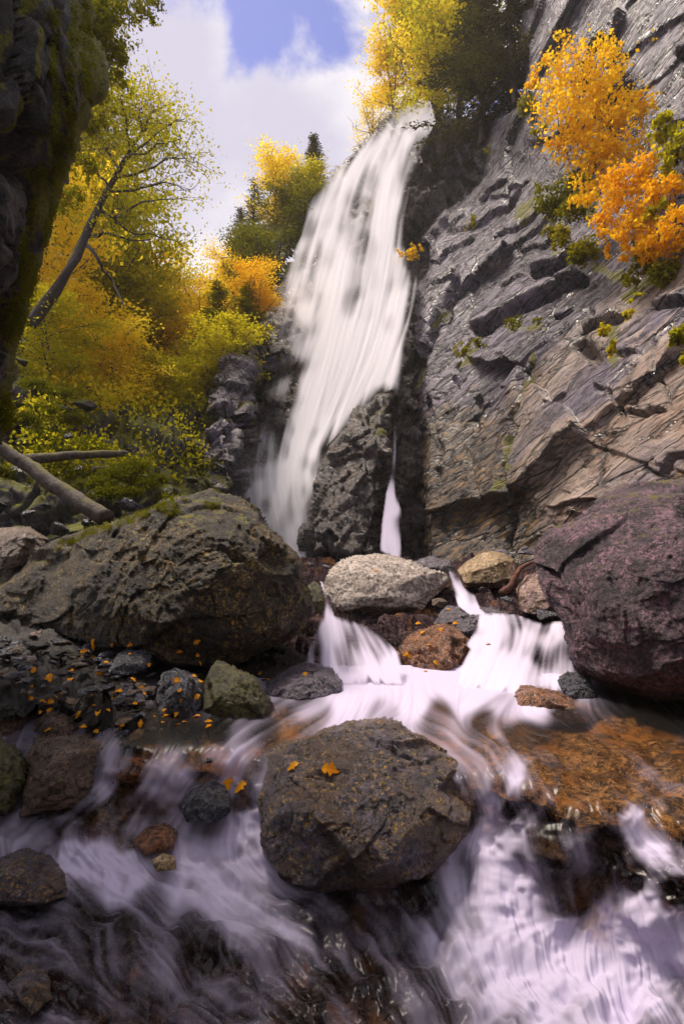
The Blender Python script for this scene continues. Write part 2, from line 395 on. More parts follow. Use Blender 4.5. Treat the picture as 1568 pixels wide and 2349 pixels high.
M = {}
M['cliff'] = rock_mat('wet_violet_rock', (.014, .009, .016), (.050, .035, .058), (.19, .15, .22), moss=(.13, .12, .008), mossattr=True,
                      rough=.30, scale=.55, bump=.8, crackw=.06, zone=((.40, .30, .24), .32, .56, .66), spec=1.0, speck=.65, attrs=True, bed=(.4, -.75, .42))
M['dark_cliff'] = rock_mat('dark_wet_rock', (.012, .010, .012), (.05, .04, .045), (.13, .10, .09), lichen=(.18, .10, .015), lich=(.55, .7),
                           rough=.32, scale=.8, bump=.9, spec=.7, moss=(.10, .09, .006), mossattr=True)
M['overhang'] = rock_mat('mossy_overhang_rock', (.006, .006, .007), (.03, .027, .027), (.09, .075, .07), moss=(.12, .12, .006), mossattr=True, rough=.7, scale=1.4)
M['hill'] = rock_mat('wooded_hillside_soil', (.012, .009, .006), (.035, .03, .022), (.11, .10, .10), moss=(.11, .11, .008), mosst=(.35, .75), rough=.7, scale=.8)
M['boulder_moss'] = rock_mat('mossy_lichened_boulder', (.006, .005, .004), (.020, .014, .008), (.085, .058, .03), lichen=(.34, .22, .05), lich=(.56, .60),
                             moss=(.17, .16, .008), mosst=(.86, 1.05), mossn=.20, rough=.55, scale=1.7, bump=1)
M['boulder_violet'] = rock_mat('violet_lichened_boulder', (.009, .006, .008), (.036, .021, .030), (.12, .075, .098), lichen=(.28, .15, .19), lich=(.53, .58),
                               moss=(.11, .10, .01), mosst=(.9, 1.15), mossn=.25, rough=.6, scale=2.0, bump=.9)
M['boulder_wet'] = rock_mat('wet_spotted_boulder', (.007, .005, .006), (.030, .020, .024), (.16, .12, .17), lichen=(.60, .34, .03), lich=(.59, .62),
                            rough=.34, scale=3.2, bump=.9, zone=((.09, .05, .03), .7, .46, .56), spec=1.0)
M['boulder_pale'] = rock_mat('pale_granite', (.22, .17, .14), (.46, .38, .32), (.66, .57, .50), moss=None, rough=.6, scale=2.2, bump=.6,
                             lichen=(.30, .18, .03), lich=(.62, .72))
M['boulder_tan'] = rock_mat('tan_mossy_granite', (.12, .07, .03), (.38, .25, .12), (.64, .48, .34), lichen=(.20, .13, .012), lich=(.50, .62), rough=.5, scale=3, bump=.7)
M['rock_wet_dark'] = rock_mat('wet_slate_rock', (.006, .006, .009), (.022, .022, .032), (.11, .11, .15), rough=.24, scale=4, bump=1, spec=.9)
M['rock_green'] = rock_mat('olive_mossy_rock', (.010, .009, .003), (.038, .034, .010), (.10, .088, .03), lichen=(.17, .15, .015), lich=(.52, .66), rough=.5, scale=4, bump=.8)
M['rock_brown'] = rock_mat('wet_brown_rock', (.016, .008, .004), (.075, .042, .02), (.24, .15, .11), lichen=(.26, .15, .02), lich=(.58, .7), rough=.38, scale=3.5, bump=.9, spec=.7)
M['rock_rust'] = rock_mat('wet_rust_rock', (.05, .016, .006), (.22, .075, .02), (.36, .15, .06), rough=.25, scale=3.5, bump=.9, spec=.9)
M['rock_grey'] = rock_mat('grey_violet_rock', (.014, .011, .015), (.065, .05, .065), (.22, .18, .24), rough=.36, scale=4.5, bump=.9, lichen=(.22, .11, .02), lich=(.62, .72), spec=.8)
M['rock_pink'] = rock_mat('pink_spotted_rock', (.04, .02, .015), (.28, .15, .12), (.50, .34, .34), lichen=(.12, .08, .01), lich=(.5, .6), rough=.4, scale=4, bump=.7)
M['bank'] = rock_mat('dark_bank_soil', (.004, .003, .002), (.013, .008, .006), (.035, .024, .018), rough=.6, scale=6, bump=1)
M['bed'] = rock_mat('orange_stream_bed', (.02, .011, .006), (.11, .06, .025), (.34, .20, .09), rough=.5, scale=2.4, bump=.25, zone=((.28, .13, .035), .85, .50, .62), spec=.1)
M['bed_dark'] = rock_mat('dark_stream_bed', (.008, .006, .009), (.03, .02, .024), (.12, .08, .08), rough=.85, scale=3, bump=.6, zone=((.22, .10, .03), .8, .56, .68), spec=.0)
M['falls'] = foam_mat('waterfall_white_water', (.94, .92, .97), trl=.3)
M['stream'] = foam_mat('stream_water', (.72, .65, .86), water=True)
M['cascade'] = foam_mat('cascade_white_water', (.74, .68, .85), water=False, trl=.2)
M['leaf_orange'] = leaf_mat('orange_leaves', [(.84, .46, .015), (.92, .58, .02), (.95, .66, .03), (.86, .66, .03)], .55)
M['leaf_amber'] = leaf_mat('amber_leaves', [(.80, .38, .012), (.92, .50, .015), (.95, .60, .02), (.66, .54, .02)], .5)
M['leaf_yellow'] = leaf_mat('yellow_leaves', [(.86, .58, .02), (.92, .68, .03), (.95, .76, .05), (.64, .62, .03)], .6)
M['leaf_lime'] = leaf_mat('yellow_green_leaves', [(.26, .26, .010), (.46, .43, .012), (.68, .56, .02), (.85, .50, .02)], .58)
M['leaf_green'] = leaf_mat('olive_green_leaves', [(.08, .09, .006), (.18, .18, .008), (.34, .30, .010), (.50, .36, .015)], .45)
M['needles'] = leaf_mat('conifer_needles', [(.045, .045, .008), (.10, .085, .012), (.16, .12, .02)], .3)
M['leaf_litter'] = leaf_mat('fallen_leaf', [(.20, .07, .015), (.55, .17, .012), (.80, .34, .02), (.82, .45, .05)], .25)
M['moss'] = leaf_mat('moss_tufts', [(.08, .085, .004), (.20, .20, .008), (.36, .33, .015)], .35)
M['bark_dark'] = bark_mat('dark_bark', (.012, .009, .008), (.05, .038, .034))
M['bark'] = bark_mat('grey_brown_bark', (.025, .018, .015), (.11, .085, .08))
M['bark_moss'] = bark_mat('mossy_log_bark', (.018, .012, .009), (.11, .085, .07), moss=(.10, .085, .01))
M['bark_red'] = bark_mat('wet_reddish_wood', (.035, .010, .006), (.16, .055, .03))

rng = np.random.default_rng(7); random.seed(7)

# ------------------------------------------------------------------ terrain: base ground, cliffs
def struct(o): o['kind'] = 'structure'; return o
def ground():
    n = 120; xs = np.linspace(-120, 120, n); ys = np.linspace(-60, 200, n); X, Y = np.meshgrid(xs, ys)
    Z = -1.2 + .8 * vnoise(np.stack([X.ravel() / 9, Y.ravel() / 9, X.ravel() * 0], 1)).reshape(X.shape) - 1.0
    used, f = grid_faces(np.ones(X.shape, bool))
    return struct(link('ground', raw_mesh('ground', np.stack([X, Y, Z], -1).reshape(-1, 3), f, 4, M['bank'])))
ground()

def cliff_back():
    """rock face behind and beside the waterfall, with the lip"""
    poly = [(480, 1400), (490, 1130), (520, 1010), (555, 880), (572, 780), (596, 700), (632, 620), (690, 520), (720, 450), (770, 395), (835, 335), (905, 255), (960, 232),
            (1000, 245), (1030, 275), (1110, 270), (1300, 200), (1300, 1400)]
    c = [(560, 1300, 16), (620, 1150, 17), (700, 1270, 16), (620, 900, 19.5), (640, 700, 23), (700, 520, 26), (760, 400, 28), (900, 260, 27), (980, 245, 26),
         (800, 700, 20.5), (800, 1000, 17.5), (900, 500, 22.5), (930, 900, 17.5), (940, 1270, 15), (1000, 350, 25), (1050, 450, 25), (980, 560, 24), (1150, 350, 26),
         (1100, 900, 17), (1150, 1280, 14), (1300, 600, 18), (1300, 1300, 13), (1300, 200, 26)]
    r = Relief((530, 225, 1310, 1400), 3.2, c, poly, edge=26, back=.10, jag=7)
    p = r.p.reshape(-1, 3)
    r.displace(blocks(p, 2.6, (1, 1, 2.2), -18, 1, warp=.1, tilt=1.0, crack=.15) * .35 + .18 * strata(p, .9, (1, -.1), -.6, 2) + blocks(p, .5, (1, 1, 1.8), -14, 2, tilt=1.4) * .35 + fbm(p * 1.4, 5, 5) * .08 - .2)
    q = p / 1.3
    moss = sstep(.15, .6, fbm(q * .35, 3, 40)) * .3
    moss = np.maximum(moss, (sstep(1020, 1100, r.x) * 0).ravel())
    lf = sstep(40, 0, r.e) * (r.x < 760) * (r.y > 380)          # moss along the left skyline of the face
    moss = np.maximum(moss, lf.ravel() * .8)
    struct(r.build('cliff', M['dark_cliff'], {'moss': moss.reshape(r.x.shape)}))
cliff_back()

MAIN = [(925, 1420), (930, 1200), (935, 1000), (925, 900), (935, 800), (945, 700), (930, 655), (962, 600), (965, 530), (1010, 470), (1090, 400), (1090, 370), (1095, 300), (1110, 250),
        (1170, 235), (1190, 150), (1180, 60), (1160, -150), (1160, -400), (2500, -400), (2500, 1500), (925, 1500)]
MAINC = [(940, 1270, 13.8), (940, 900, 16.5), (965, 600, 20), (1100, 400, 21), (1100, 280, 21.5), (1180, 50, 20), (1170, -200, 21), (1200, 1250, 11), (1300, 1130, 9.3), (1568, 1050, 7.0),
         (1568, 700, 9.3), (1400, 600, 12.2), (1568, 350, 11.0), (1568, 0, 12.2), (1200, 800, 13.2), (1200, 500, 16.8), (1350, 300, 14.3), (1568, -300, 14.5), (1800, 1100, 5.2),
         (1900, 0, 9.0), (2400, 1100, 3.4), (2400, 0, 5.5), (1150, 1000, 13.0), (1400, 900, 9.6), (1250, 1400, 10), (1600, 1400, 6.8)]
def main_disp(p, fine=True):
    d = .15 * blocks(p, 2.8, (1.6, 1.6, .9), 25, 22, warp=.14, tilt=1.2, crack=.05, cw=.02) +   .045 * blocks(p, 1.0, (1.9, 1.9, .8), 28, 26, warp=.04, tilt=1.3, crack=.10, cw=.03)
    if fine:
        d = d + .075 * blocks(p, .42, (2.2, 1.6, .8), 25, 23, warp=.05, tilt=1.4, crack=.22, cw=.05) + .06 * blocks(p, .16, (2.2, 1.6, .8), 28, 27, warp=.06, tilt=1.4, crack=.22, cw=.08) + fbm(p * 2.6, 5, 24) * .02
    return d - .3
def cliff_main():
    # fine sheet over the visible part
    r = Relief((900, -60, 1640, 1430), 2.5, MAINC, MAIN, edge=30, back=.12, jag=9)
    p = r.p.reshape(-1, 3)
    d = main_disp(p)
    # named features: long dark undercuts, ledges
    x, y = r.x.ravel(), r.y.ravel()
    def groove(pts, w, depth, lift=0):
        dd = pdist(pts, x, y, False); return -depth * np.exp(-(dd / w) ** 2)
    q = np.stack([x / 40, y / 40, x * 0], 1); jx = 6 * fbm(q * 1.3, 3, 60, .4); jy = 6 * fbm(q * 1.3 + 9, 3, 61, .4)
    x = x + jx; y = y + jy
    def ledge(pts, A, Lw=34, g=6, gd=None):
        """slab that stands proud above-left of the line and is undercut below it"""
        best = np.full(x.shape, 1e9); sg = np.zeros(x.shape); u = np.zeros(x.shape); acc = 0.
        for (x1, y1), (x2, y2) in zip(pts[:-1], pts[1:]):
            ex, ey = x2 - x1, y2 - y1; t = np.clip(((x - x1) * ex + (y - y1) * ey) / (ex * ex + ey * ey), 0, 1)
            dd = np.hypot(x - x1 - t * ex, y - y1 - t * ey); cr = (ex * (y - y1) - ey * (x - x1)); m = dd < best
            sg = np.where(m, -np.sign(cr), sg); best = np.minimum(best, dd); ln = math.hypot(ex, ey); u = np.where(m, acc + t * ln, u); acc += ln
        ends = sstep(0, 22, u) * sstep(0, 22, acc - u)
        up = np.where(sg > 0, np.exp(-(best / Lw) ** 2) * (1 - .15 * np.exp(-best / 3)), 0); dn = np.where(sg <= 0, np.exp(-(best / (Lw * .55)) ** 2), 0)
        return (A * up - A * .75 * dn - (gd or A * .5) * np.exp(-(best / g) ** 2)) * ends
    for pts, A, Lw in [([(966, 600), (999, 575), (1034, 555), (1084, 530)], .22, 26), ([(1004, 530), (1049, 490), (1069, 480)], .2, 22), ([(1084, 460), (1134, 420), (1164, 400)], .25, 26), ([(1104, 452), (1154, 440), (1214, 400)], .16, 18),
                       ([(1109, 540), (1179, 500), (1264, 450)], .22, 26), ([(1154, 575), (1214, 545), (1284, 505)], .18, 24), ([(1199, 612), (1264, 588), (1344, 545)], .75, 36), ([(1064, 742), (1134, 704), (1199, 668), (1259, 644), (1334, 612)], .75, 42),
                       ([(1249, 720), (1309, 690)], .25, 20), ([(1309, 750), (1359, 730), (1424, 710)], .35, 24), ([(1484, 695), (1640, 680)], .4, 30), ([(1514, 105), (1640, 60)], .4, 26), ([(1519, 222), (1640, 180)], .3, 26), ([(1484, 272), (1640, 222)], .25, 20),
                       ([(1349, 879), (1384, 874)], .3, 18), ([(1399, 929), (1454, 909), (1490, 899)], .22, 22), ([(1204, 1166), (1264, 1144), (1310, 1135)], .18, 20), ([(1419, 1034), (1454, 1059), (1484, 1014), (1640, 984)], .2, 26), ([(1400, 810), (1470, 800)], .2, 18),
                       ([(1190, 330), (1290, 300), (1400, 240)], .2, 26), ([(1120, 640), (1200, 600)], .14, 20), ([(980, 660), (1040, 600)], .14, 18), ([(1030, 480), (1080, 430)], .15, 18), ([(1040, 960), (1100, 900), (1150, 880)], .10, 18), ([(1230, 930), (1290, 880)], .12, 18)]:
        d += ledge(pts, A * .5, Lw * .8, 4)
    for pts, w, dep in [([(1034, 625), (999, 700), (969, 750), (949, 808), (932, 850)], 9, .7), ([(1199, 824), (1184, 844), (1169, 934), (1164, 964), (1144, 1054)], 6, .3), ([(1144, 1064), (1134, 1134), (1129, 1240)], 9, .35), ([(1384, 879), (1399, 929)], 4, .25),
                        ([(1309, 772), (1330, 785), (1350, 800)], 17, .8), ([(1024, 880), (1030, 800), (1060, 760)], 4, .2), ([(1090, 560), (1075, 640), (1050, 720)], 4, .15), ([(1260, 660), (1235, 760)], 4, .2), ([(1340, 700), (1320, 740)], 7, .3), ([(1160, 420), (1150, 470)], 4, .2),
                        ([(1440, 830), (1420, 900)], 4, .18), ([(1500, 760), (1480, 840), (1500, 900)], 4, .18), ([(960, 900), (985, 1000), (980, 1100)], 6, .2), ([(1070, 900), (1060, 1020), (1080, 1130)], 6, .2), ([(1300, 300), (1340, 380)], 6, .3)]:
        d += groove(pts, w, dep * .7)
    r.displace(d)
    X, Y = r.x + jx.reshape(r.x.shape), r.y + jy.reshape(r.x.shape)
    moss = np.zeros(r.x.shape)
    for pts, w, a in ([((935, 880), (965, 760), (1030, 640)), 10, .55], [((1080, 790), (1030, 815)), 14, .6], [((1160, 740), (1250, 735)), 12, .55], [((1210, 800), (1180, 900), (1150, 1080)), 11, .62],
                      [((1155, 1000), (1150, 1070)), 16, .75], [((1060, 580), (1120, 540)), 9, .5], [((1180, 480), (1250, 440), (1320, 470)), 22, .6], [((1390, 740), (1400, 820)), 20, .6], [((1130, 1100), (1115, 1200)), 14, .5],
                      [((1480, 640), (1420, 680)), 12, .6], [((1250, 560), (1400, 620)), 16, .5], [((1110, 330), (1120, 350)), 10, .6]):
        moss = np.maximum(moss, a * np.exp(-(pdist(pts, X, Y, False) / w) ** 2))
    moss = moss + .12 * sstep(.1, .7, fbm(p / 2.5, 3, 70)).reshape(r.x.shape)
    tan = np.zeros(r.x.shape)
    for pts, w in ([((1230, 1230), (1300, 1100), (1360, 1000)), 55], [((1360, 1000), (1450, 850), (1540, 760)), 70], [((1220, 860), (1180, 920)), 35], [((1480, 950), (1600, 850)), 60], [((1200, 1240), (1280, 1210)), 30], [((1500, 660), (1620, 640)), 40]):
        tan = np.maximum(tan, .66 * np.exp(-(pdist(pts, X, Y, False) / w) ** 2))
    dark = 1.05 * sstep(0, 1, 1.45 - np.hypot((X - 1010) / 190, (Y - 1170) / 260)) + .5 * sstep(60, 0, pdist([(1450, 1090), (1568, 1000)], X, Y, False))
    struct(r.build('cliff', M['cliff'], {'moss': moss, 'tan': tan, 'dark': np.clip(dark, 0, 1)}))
    # coarse continuation outside the frame
    for box in ((1625, -400, 2450, 1430), (1160, -400, 1640, -50)):
        r2 = Relief(box, 16, MAINC, None)
        p = r2.p.reshape(-1, 3)
        r2.displace(main_disp(p, False) - .1)
        struct(r2.build('cliff', M['cliff'], {'moss': r2.x * 0}))
cliff_main()

def hillside():
    c = [(-300, 1250, 8.0), (0, 1260, 8.6), (250, 1200, 9.0), (560, 1160, 14.5), (100, 950, 13), (300, 900, 19), (450, 900, 26), (100, 700, 22), (-300, 700, 14), (300, 700, 33), (420, 690, 44),
         (560, 700, 30), (640, 560, 30), (560, 950, 18), (480, 1050, 16), (700, 460, 33), (200, 1080, 10.5), (380, 1060, 12.5), (0, 1050, 9.5), (-300, 950, 9), (0, 1450, 8.4), (-300, 1450, 7.8), (470, 1450, 10), (250, 1400, 8.8), (-300, 1350, 7.8)]
    poly = [(-400, 1450), (-400, 700), (60, 730), (250, 740), (400, 730), (440, 715), (500, 640), (600, 520), (700, 430), (740, 400), (690, 540), (620, 680), (570, 800), (500, 960), (470, 1200), (470, 1450)]
    r = Relief((-420, 380, 770, 1450), 5, c, poly, edge=20, back=.1, jag=10)
    p = r.p.reshape(-1, 3)
    r.displace(blocks(p, 1.6, (1.4, 1.2, .8), 20, 81, tilt=1.2) * .35 + blocks(p, .5, (1.5, 1, .8), 15, 82) * .5 + fbm(p * .5, 4, 83) * .35)
    struct(r.build('hillside', M['hill'])); return r
HILL = hillside()

def left_buttress():
    """dark block-work outcrop left of the fall"""
    poly = [(545, 745), (610, 742), (606, 800), (585, 860), (575, 950), (570, 1010), (560, 1060), (545, 1130), (560, 1300), (430, 1300), (440, 1100), (470, 1000), (490, 900), (520, 820)]
    c = [(580, 760, 19.5), (600, 900, 17), (500, 900, 17), (480, 1000, 15.5), (560, 1050, 15), (450, 1150, 14), (560, 1250, 14), (540, 820, 18.2)]
    r = Relief((420, 730, 620, 1310), 2.5, c, poly, edge=30, back=.16, jag=10, seed=9)
    p = r.p.reshape(-1, 3)
    r.displace(blocks(p, 1.5, (1.5, 1, .7), -12, 31, warp=.03, tilt=.9, crack=.22, cw=.05) * .55 + blocks(p, .5, (1.6, 1, .7), -8, 32, warp=.04, tilt=1.2, crack=.2) * .45 + fbm(p * 2, 4, 33) * .04)
    moss = sstep(-.1, .6, fbm(p / 1.2, 3, 34)).reshape(r.x.shape) * .5 + sstep(60, 0, r.x - 440 - (1100 - r.y) * .12) * .35
    o = r.build('rock_outcrop', M['cliff'], {'moss': moss})
    tag(o, 'dark blocky mossy rock outcrop at the left edge of the tall waterfall', 'rock outcrop')
left_buttress()

def fall_buttress():
    """the dark rib that splits the foot of the fall"""
    poly = [(868, 900), (895, 885), (912, 900), (918, 960), (905, 1050), (895, 1150), (880, 1240), (900, 1300), (690, 1300), (705, 1200), (720, 1120), (722, 1060), (745, 1010), (790, 970), (830, 930)]
    c = [(890, 895, 16), (760, 1010, 15.6), (900, 1000, 15.5), (720, 1150, 14.6), (820, 1100, 14.4), (890, 1200, 13.8), (700, 1290, 13.6), (850, 1290, 13.1)]
    r = Relief((680, 870, 930, 1310), 2.5, c, poly, edge=45, back=.16, jag=7, seed=14)
    p = r.p.reshape(-1, 3)
    r.displace(blocks(p, 1.5, (1, 1, 2.4), -10, 41, tilt=1.0, crack=.2) * .45 + blocks(p, .4, (1, 1, 2), -12, 42) * .45 + fbm(p * 2.5, 4, 43) * .08)
    moss = .42 * sstep(-.1, .5, fbm(p / 1.1, 3, 44)).reshape(r.x.shape) * sstep(800, 860, r.x)
    o = r.build('rock_rib', M['dark_cliff'], {'moss': moss})
    tag(o, 'dark wet rib of rock splitting the foot of the tall waterfall', 'rock outcrop')
fall_buttress()

def overhang():
    poly = [(-500, -500), (150, -500), (170, -60), (190, 10), (198, 50), (186, 75), (204, 100), (228, 130), (236, 170), (232, 210), (198, 225), (204, 255), (180, 300), (176, 345), (146, 420), (134, 480), (112, 540),
            (94, 620), (68, 700), (48, 780), (26, 850), (12, 930), (0, 1010), (-60, 1060), (-500, 1150)]
    c = [(180, 50, 5.0), (210, 180, 4.7), (120, 450, 4.9), (60, 700, 5.2), (0, 1000, 5.6), (0, 0, 4.0), (0, 500, 4.2), (-400, 0, 3.0), (-400, 900, 3.8), (150, -450, 4.8), (90, 250, 4.3)]
    r = Relief((-480, -480, 240, 1140), 3.2, c, poly, edge=24, back=.12, jag=6, seed=19)
    p = r.p.reshape(-1, 3)
    d = blocks(p, 1.0, (1, 1, 2.4), 22, 51, tilt=1.2, crack=.25) * .42 + blocks(p, .3, (1, 1, 2.6), 24, 52) * .35 + fbm(p * 3, 5, 53) * .05
    x, y = r.x.ravel(), r.y.ravel()
    d -= .30 * np.exp(-(pdist([(90, 400), (35, 600), (0, 760)], x, y, False) / 12) ** 2)      # dark cleft running down
    d -= .25 * np.exp(-(pdist([(0, 330), (40, 400)], x, y, False) / 30) ** 2)
    r.displace(d * (.25 + .75 * sstep(10, 60, r.e)).ravel() + .05)
    ex = 200 - r.x - sstep(300, 1000, r.y) * 190
    moss = .28 + .5 * sstep(.2, .75, fbm(np.stack([x / 22, y / 140, x * 0], 1), 4, 54)).reshape(r.x.shape)
    moss = moss + .30 * sstep(60, 8, r.e) - .30 * sstep(130, 220, ex)
    struct(r.build('cliff', M['overhang'], {'moss': moss}))
    return r
OVER = overhang()
def gorge_sides():
    """gorge behind the viewpoint: unseen left, right and end walls, added to block sky light"""
    for pts in ([(-4.2, 4.4), (-4.8, 2), (-5, -3), (-5, -12), (-3, -22)], [(4.0, 3.6), (5.2, 0), (6, -5), (6.5, -14), (5, -22)], [(-3, -22), (5, -22)]):
        pts = np.array(pts, float); n = 30; t = np.linspace(0, len(pts) - 1, n); i = np.minimum(t.astype(int), len(pts) - 2); f = t - i
        q = pts[i] * (1 - f[:, None]) + pts[i + 1] * f[:, None]; zs = np.linspace(-1.0, 11, 24)
        out = np.sign(q[:, :1]) * np.array([[1, 0]]) if abs(q[:, 0]).min() > 1 else np.array([[0, -1.]])
        v = np.stack([np.concatenate([q + out * (z * .22), np.full((n, 1), z)], 1) for z in zs])
        p = v.reshape(-1, 3); v = v + (fbm(p * .3, 4, 90) * .5)[:, None].reshape(24, n, 1)
        used, fc = grid_faces(np.ones((24, n), bool))
        struct(link('cliff', raw_mesh('cliff', v.reshape(-1, 3), fc, 4, M['dark_cliff'], attrs={'moss': np.zeros(24 * n)})))
gorge_sides()  # bare walls out of view, added to darken the rock fronts

# ------------------------------------------------------------------ boulders
_ico = {}
def ico(n):
    if n not in _ico:
        b = bmesh.new(); bmesh.ops.create_icosphere(b, subdivisions=n, radius=1)
        b.verts.ensure_lookup_table()
        _ico[n] = (np.array([v.co[:] for v in b.verts]), np.array([[v.index for v in f.verts] for f in b.faces])); b.free()
    return _ico[n]
def hull_planes(pts):
    b = bmesh.new()
    for q in pts: b.verts.new(q)
    r = bmesh.ops.convex_hull(b, input=b.verts)
    b.normal_update(); out = []
    c = Vector(np.mean(pts, 0))
    for f in b.faces:
        n = f.normal.copy(); d = n.dot(f.calc_center_median() - c)
        if d < 0: n = -n; d = -d
        if f.calc_area() > 1e-6 and d > 1e-5: out.append((n[:], d))
    b.free(); return np.array([o[0] for o in out]), np.array([o[1] for o in out])
def chamfer(v, c, k, r, qlo=.80, qhi=.95, bias=None, fw=None, cap=1e9):
    """cut flat fracture faces: whatever stands beyond a plane is brought back on to it"""
    w = v.copy()
    for _ in range(k):
        n = r.standard_normal(3)
        if bias is not None: n = n * .55 + bias
        n /= np.linalg.norm(n); h = (w - c) @ n; d = np.quantile(h, r.uniform(qlo, qhi)); over = np.maximum(h - d, 0)
        if fw is None: w = w - over[:, None] * .96 * n
        else:
            k2 = np.maximum(-(fw @ n), .3); w = w + fw * (np.minimum(over * .96 / k2, cap))[:, None]
    return w
def boulder_mesh(name, pts, mat, sub=5, pw=14, amp=.05, seed=0, facet=.10, grain=1.0):
    pts = np.asarray(pts, float); c = pts.mean(0); nn, dd = hull_planes(pts)
    dirs, faces = ico(sub)
    dots = np.maximum(dirs @ nn.T, 0) / dd; r = (dots ** pw).sum(1) ** (-1 / pw)
    v = dirs * r[:, None]; sz = float(np.median(r))
    p = v + c + seed * 3.1
    a = facet * 1.1 * blocks(p, sz * .9, (1, 1, 1), 15, seed + 7, warp=.12, tilt=1.9, crack=.10, cw=.04)
    a = a + facet * 1.3 * blocks(p, sz * .34, (1.5, 1, .8), 20, seed + 8, warp=.12, tilt=1.9, crack=.22, cw=.06) + facet * 1.0 * blocks(p, sz * .12, (1.4, 1, .9), 20, seed + 9, tilt=1.6, crack=.2) + amp * sz * fbm(p / sz * 1.6, 3, seed) * .8
    a = a + amp * .35 * sz * fbm(p / sz * 7 * grain, 4, seed + 3, .6)
    v = chamfer(v, np.zeros(3), 9, np.random.default_rng(seed), .80, .95) + dirs * a[:, None] * .5
    me = raw_mesh(name, v, faces, 3, mat); return me, c
def hull2(pts):
    p = sorted(set((a, b) for a, b in pts))
    def half(q):
        o = []
        for c in q:
            while len(o) > 1 and (o[-1][0] - o[-2][0]) * (c[1] - o[-2][1]) - (o[-1][1] - o[-2][1]) * (c[0] - o[-2][0]) <= 0: o.pop()
            o.append(c)
        return o[:-1]
    return half(p) + half(p[::-1])
def boulder(name, label, pts, mat, cat='boulder', group=None, inner=None, thick=None, rnd=.30, step=None, facet=.10, amp=.04, seed=0, pw=20, sub=5, back=0, jag=None, fine=1.0, chips=8):
    """closed rock: pts (px, py, depth) give its outline (in order when inner is given, else their hull), inner the near points of its face"""
    if inner is None:
        h = hull2([(a[0], a[1]) for a in pts]); out = h; ctrl = pts
    else:
        out = [(a[0], a[1]) for a in pts]; ctrl = list(pts) + list(inner)
    a = np.array(out, float); x0, y0 = a.min(0) - 12; x1, y1 = a.max(0) + 12; mn = min(x1 - x0, y1 - y0) - 24
    step = step or max(1.2, min(2.6, mn / 60)); edge = rnd * mn
    r = Relief((x0, y0, x1, y1), step, ctrl, out, jag=mn * .02 if jag is None else jag, seed=seed, reg=4e-3)
    dm = float(np.mean([c[2] for c in ctrl])); sz = mn * dm / FPX; th = thick or sz * .7
    t = np.clip(1 - r.e / edge, 0, 1); prof = 1 - np.sqrt(1 - t * t + 1e-9)
    # crowned face: the rim recedes
    dist = np.clip(r.e / (mn * .5), 0, 1)
    r.d = r.d + th * .34 * prof + (0 if inner is not None else th * .25 * (1 - dist) ** 2)
    r.p = P(r.x, r.y, r.d); r.n = normals(r.p); used, f = grid_faces(r.mask)
    # pull rim vertices on to the traced outline
    F0 = r.p[used]; N0 = r.n[used]; pr = prof[used]; e = r.e[used]; fw = rays(r.x, r.y)[used]
    p = F0 + seed * 3.1; sz2 = sz * .6
    rr = np.random.default_rng(seed + 1); cm = Fv0 = F0.mean(0); tc = CAM - cm; tc /= np.linalg.norm(tc)
    fu = fw / np.linalg.norm(fw, axis=1, keepdims=True); F0 = chamfer(F0, cm, chips, rr, .70, .92, tc * .9 + np.array([0, 0, .25]), fu, th * .22); F0 = chamfer(F0, cm, chips, rr, .93, .99, tc * .7 + np.array([0, 0, .3]), fu, th * .2)
    def disp(p):
        a = facet * .8 * blocks(p, sz2 * .8, (1.2, 1, 1), 15, seed + 7, warp=.10, tilt=1.9, crack=.06, cw=.03)
        a = a + facet * .9 * blocks(p, sz2 * .42, (1.5, 1, .8), 20, seed + 8, warp=.06, tilt=1.9, crack=.12, cw=.04) + facet * 1.3 * fine * blocks(p, sz2 * .15, (1.4, 1, .9), 20, seed + 9, warp=.10, tilt=1.8, crack=.10)
        return a + amp * sz2 * fbm(p / sz2 * 1.6, 3, seed) + amp * .3 * sz2 * fine * fbm(p / sz2 * 9, 4, seed + 3, .65)
    av = N0 * .7 - .5 * fw / np.linalg.norm(fw, axis=1, keepdims=True); Fv = F0 + av * disp(p)[:, None]
    Bv = F0 + fw * (th * (1.0 - .66 * pr))[:, None] / 1.0; Bv = Bv + fw / np.linalg.norm(fw, axis=1, keepdims=True) * (disp(p + 9) * (1 - pr))[:, None]
    # the back shrinks towards the middle so that the sides turn inward
    cx = P(a[:, 0].mean(), a[:, 1].mean(), dm + th); Bv = cx + (Bv - cx) * (1 - .18 * sstep(0, 1, 1 - pr)[:, None])
    n = len(Fv); fb = f[:, ::-1] + n
    e1 = np.concatenate([f[:, [0, 1]], f[:, [1, 2]], f[:, [2, 3]], f[:, [3, 0]]]); key = np.sort(e1, 1); k1 = key[:, 0].astype(np.int64) * n + key[:, 1]
    uq, idx, cnt = np.unique(k1, return_index=True, return_counts=True); be = e1[idx[cnt == 1]]
    side = np.stack([be[:, 1], be[:, 0], be[:, 0] + n, be[:, 1] + n], 1)
    vv = np.concatenate([Fv, Bv]); c = vv.mean(0)
    o = link(name, raw_mesh(name, vv - c, np.concatenate([f, fb, side]), 4, mat), loc=c); tag(o, label, cat, group); return o

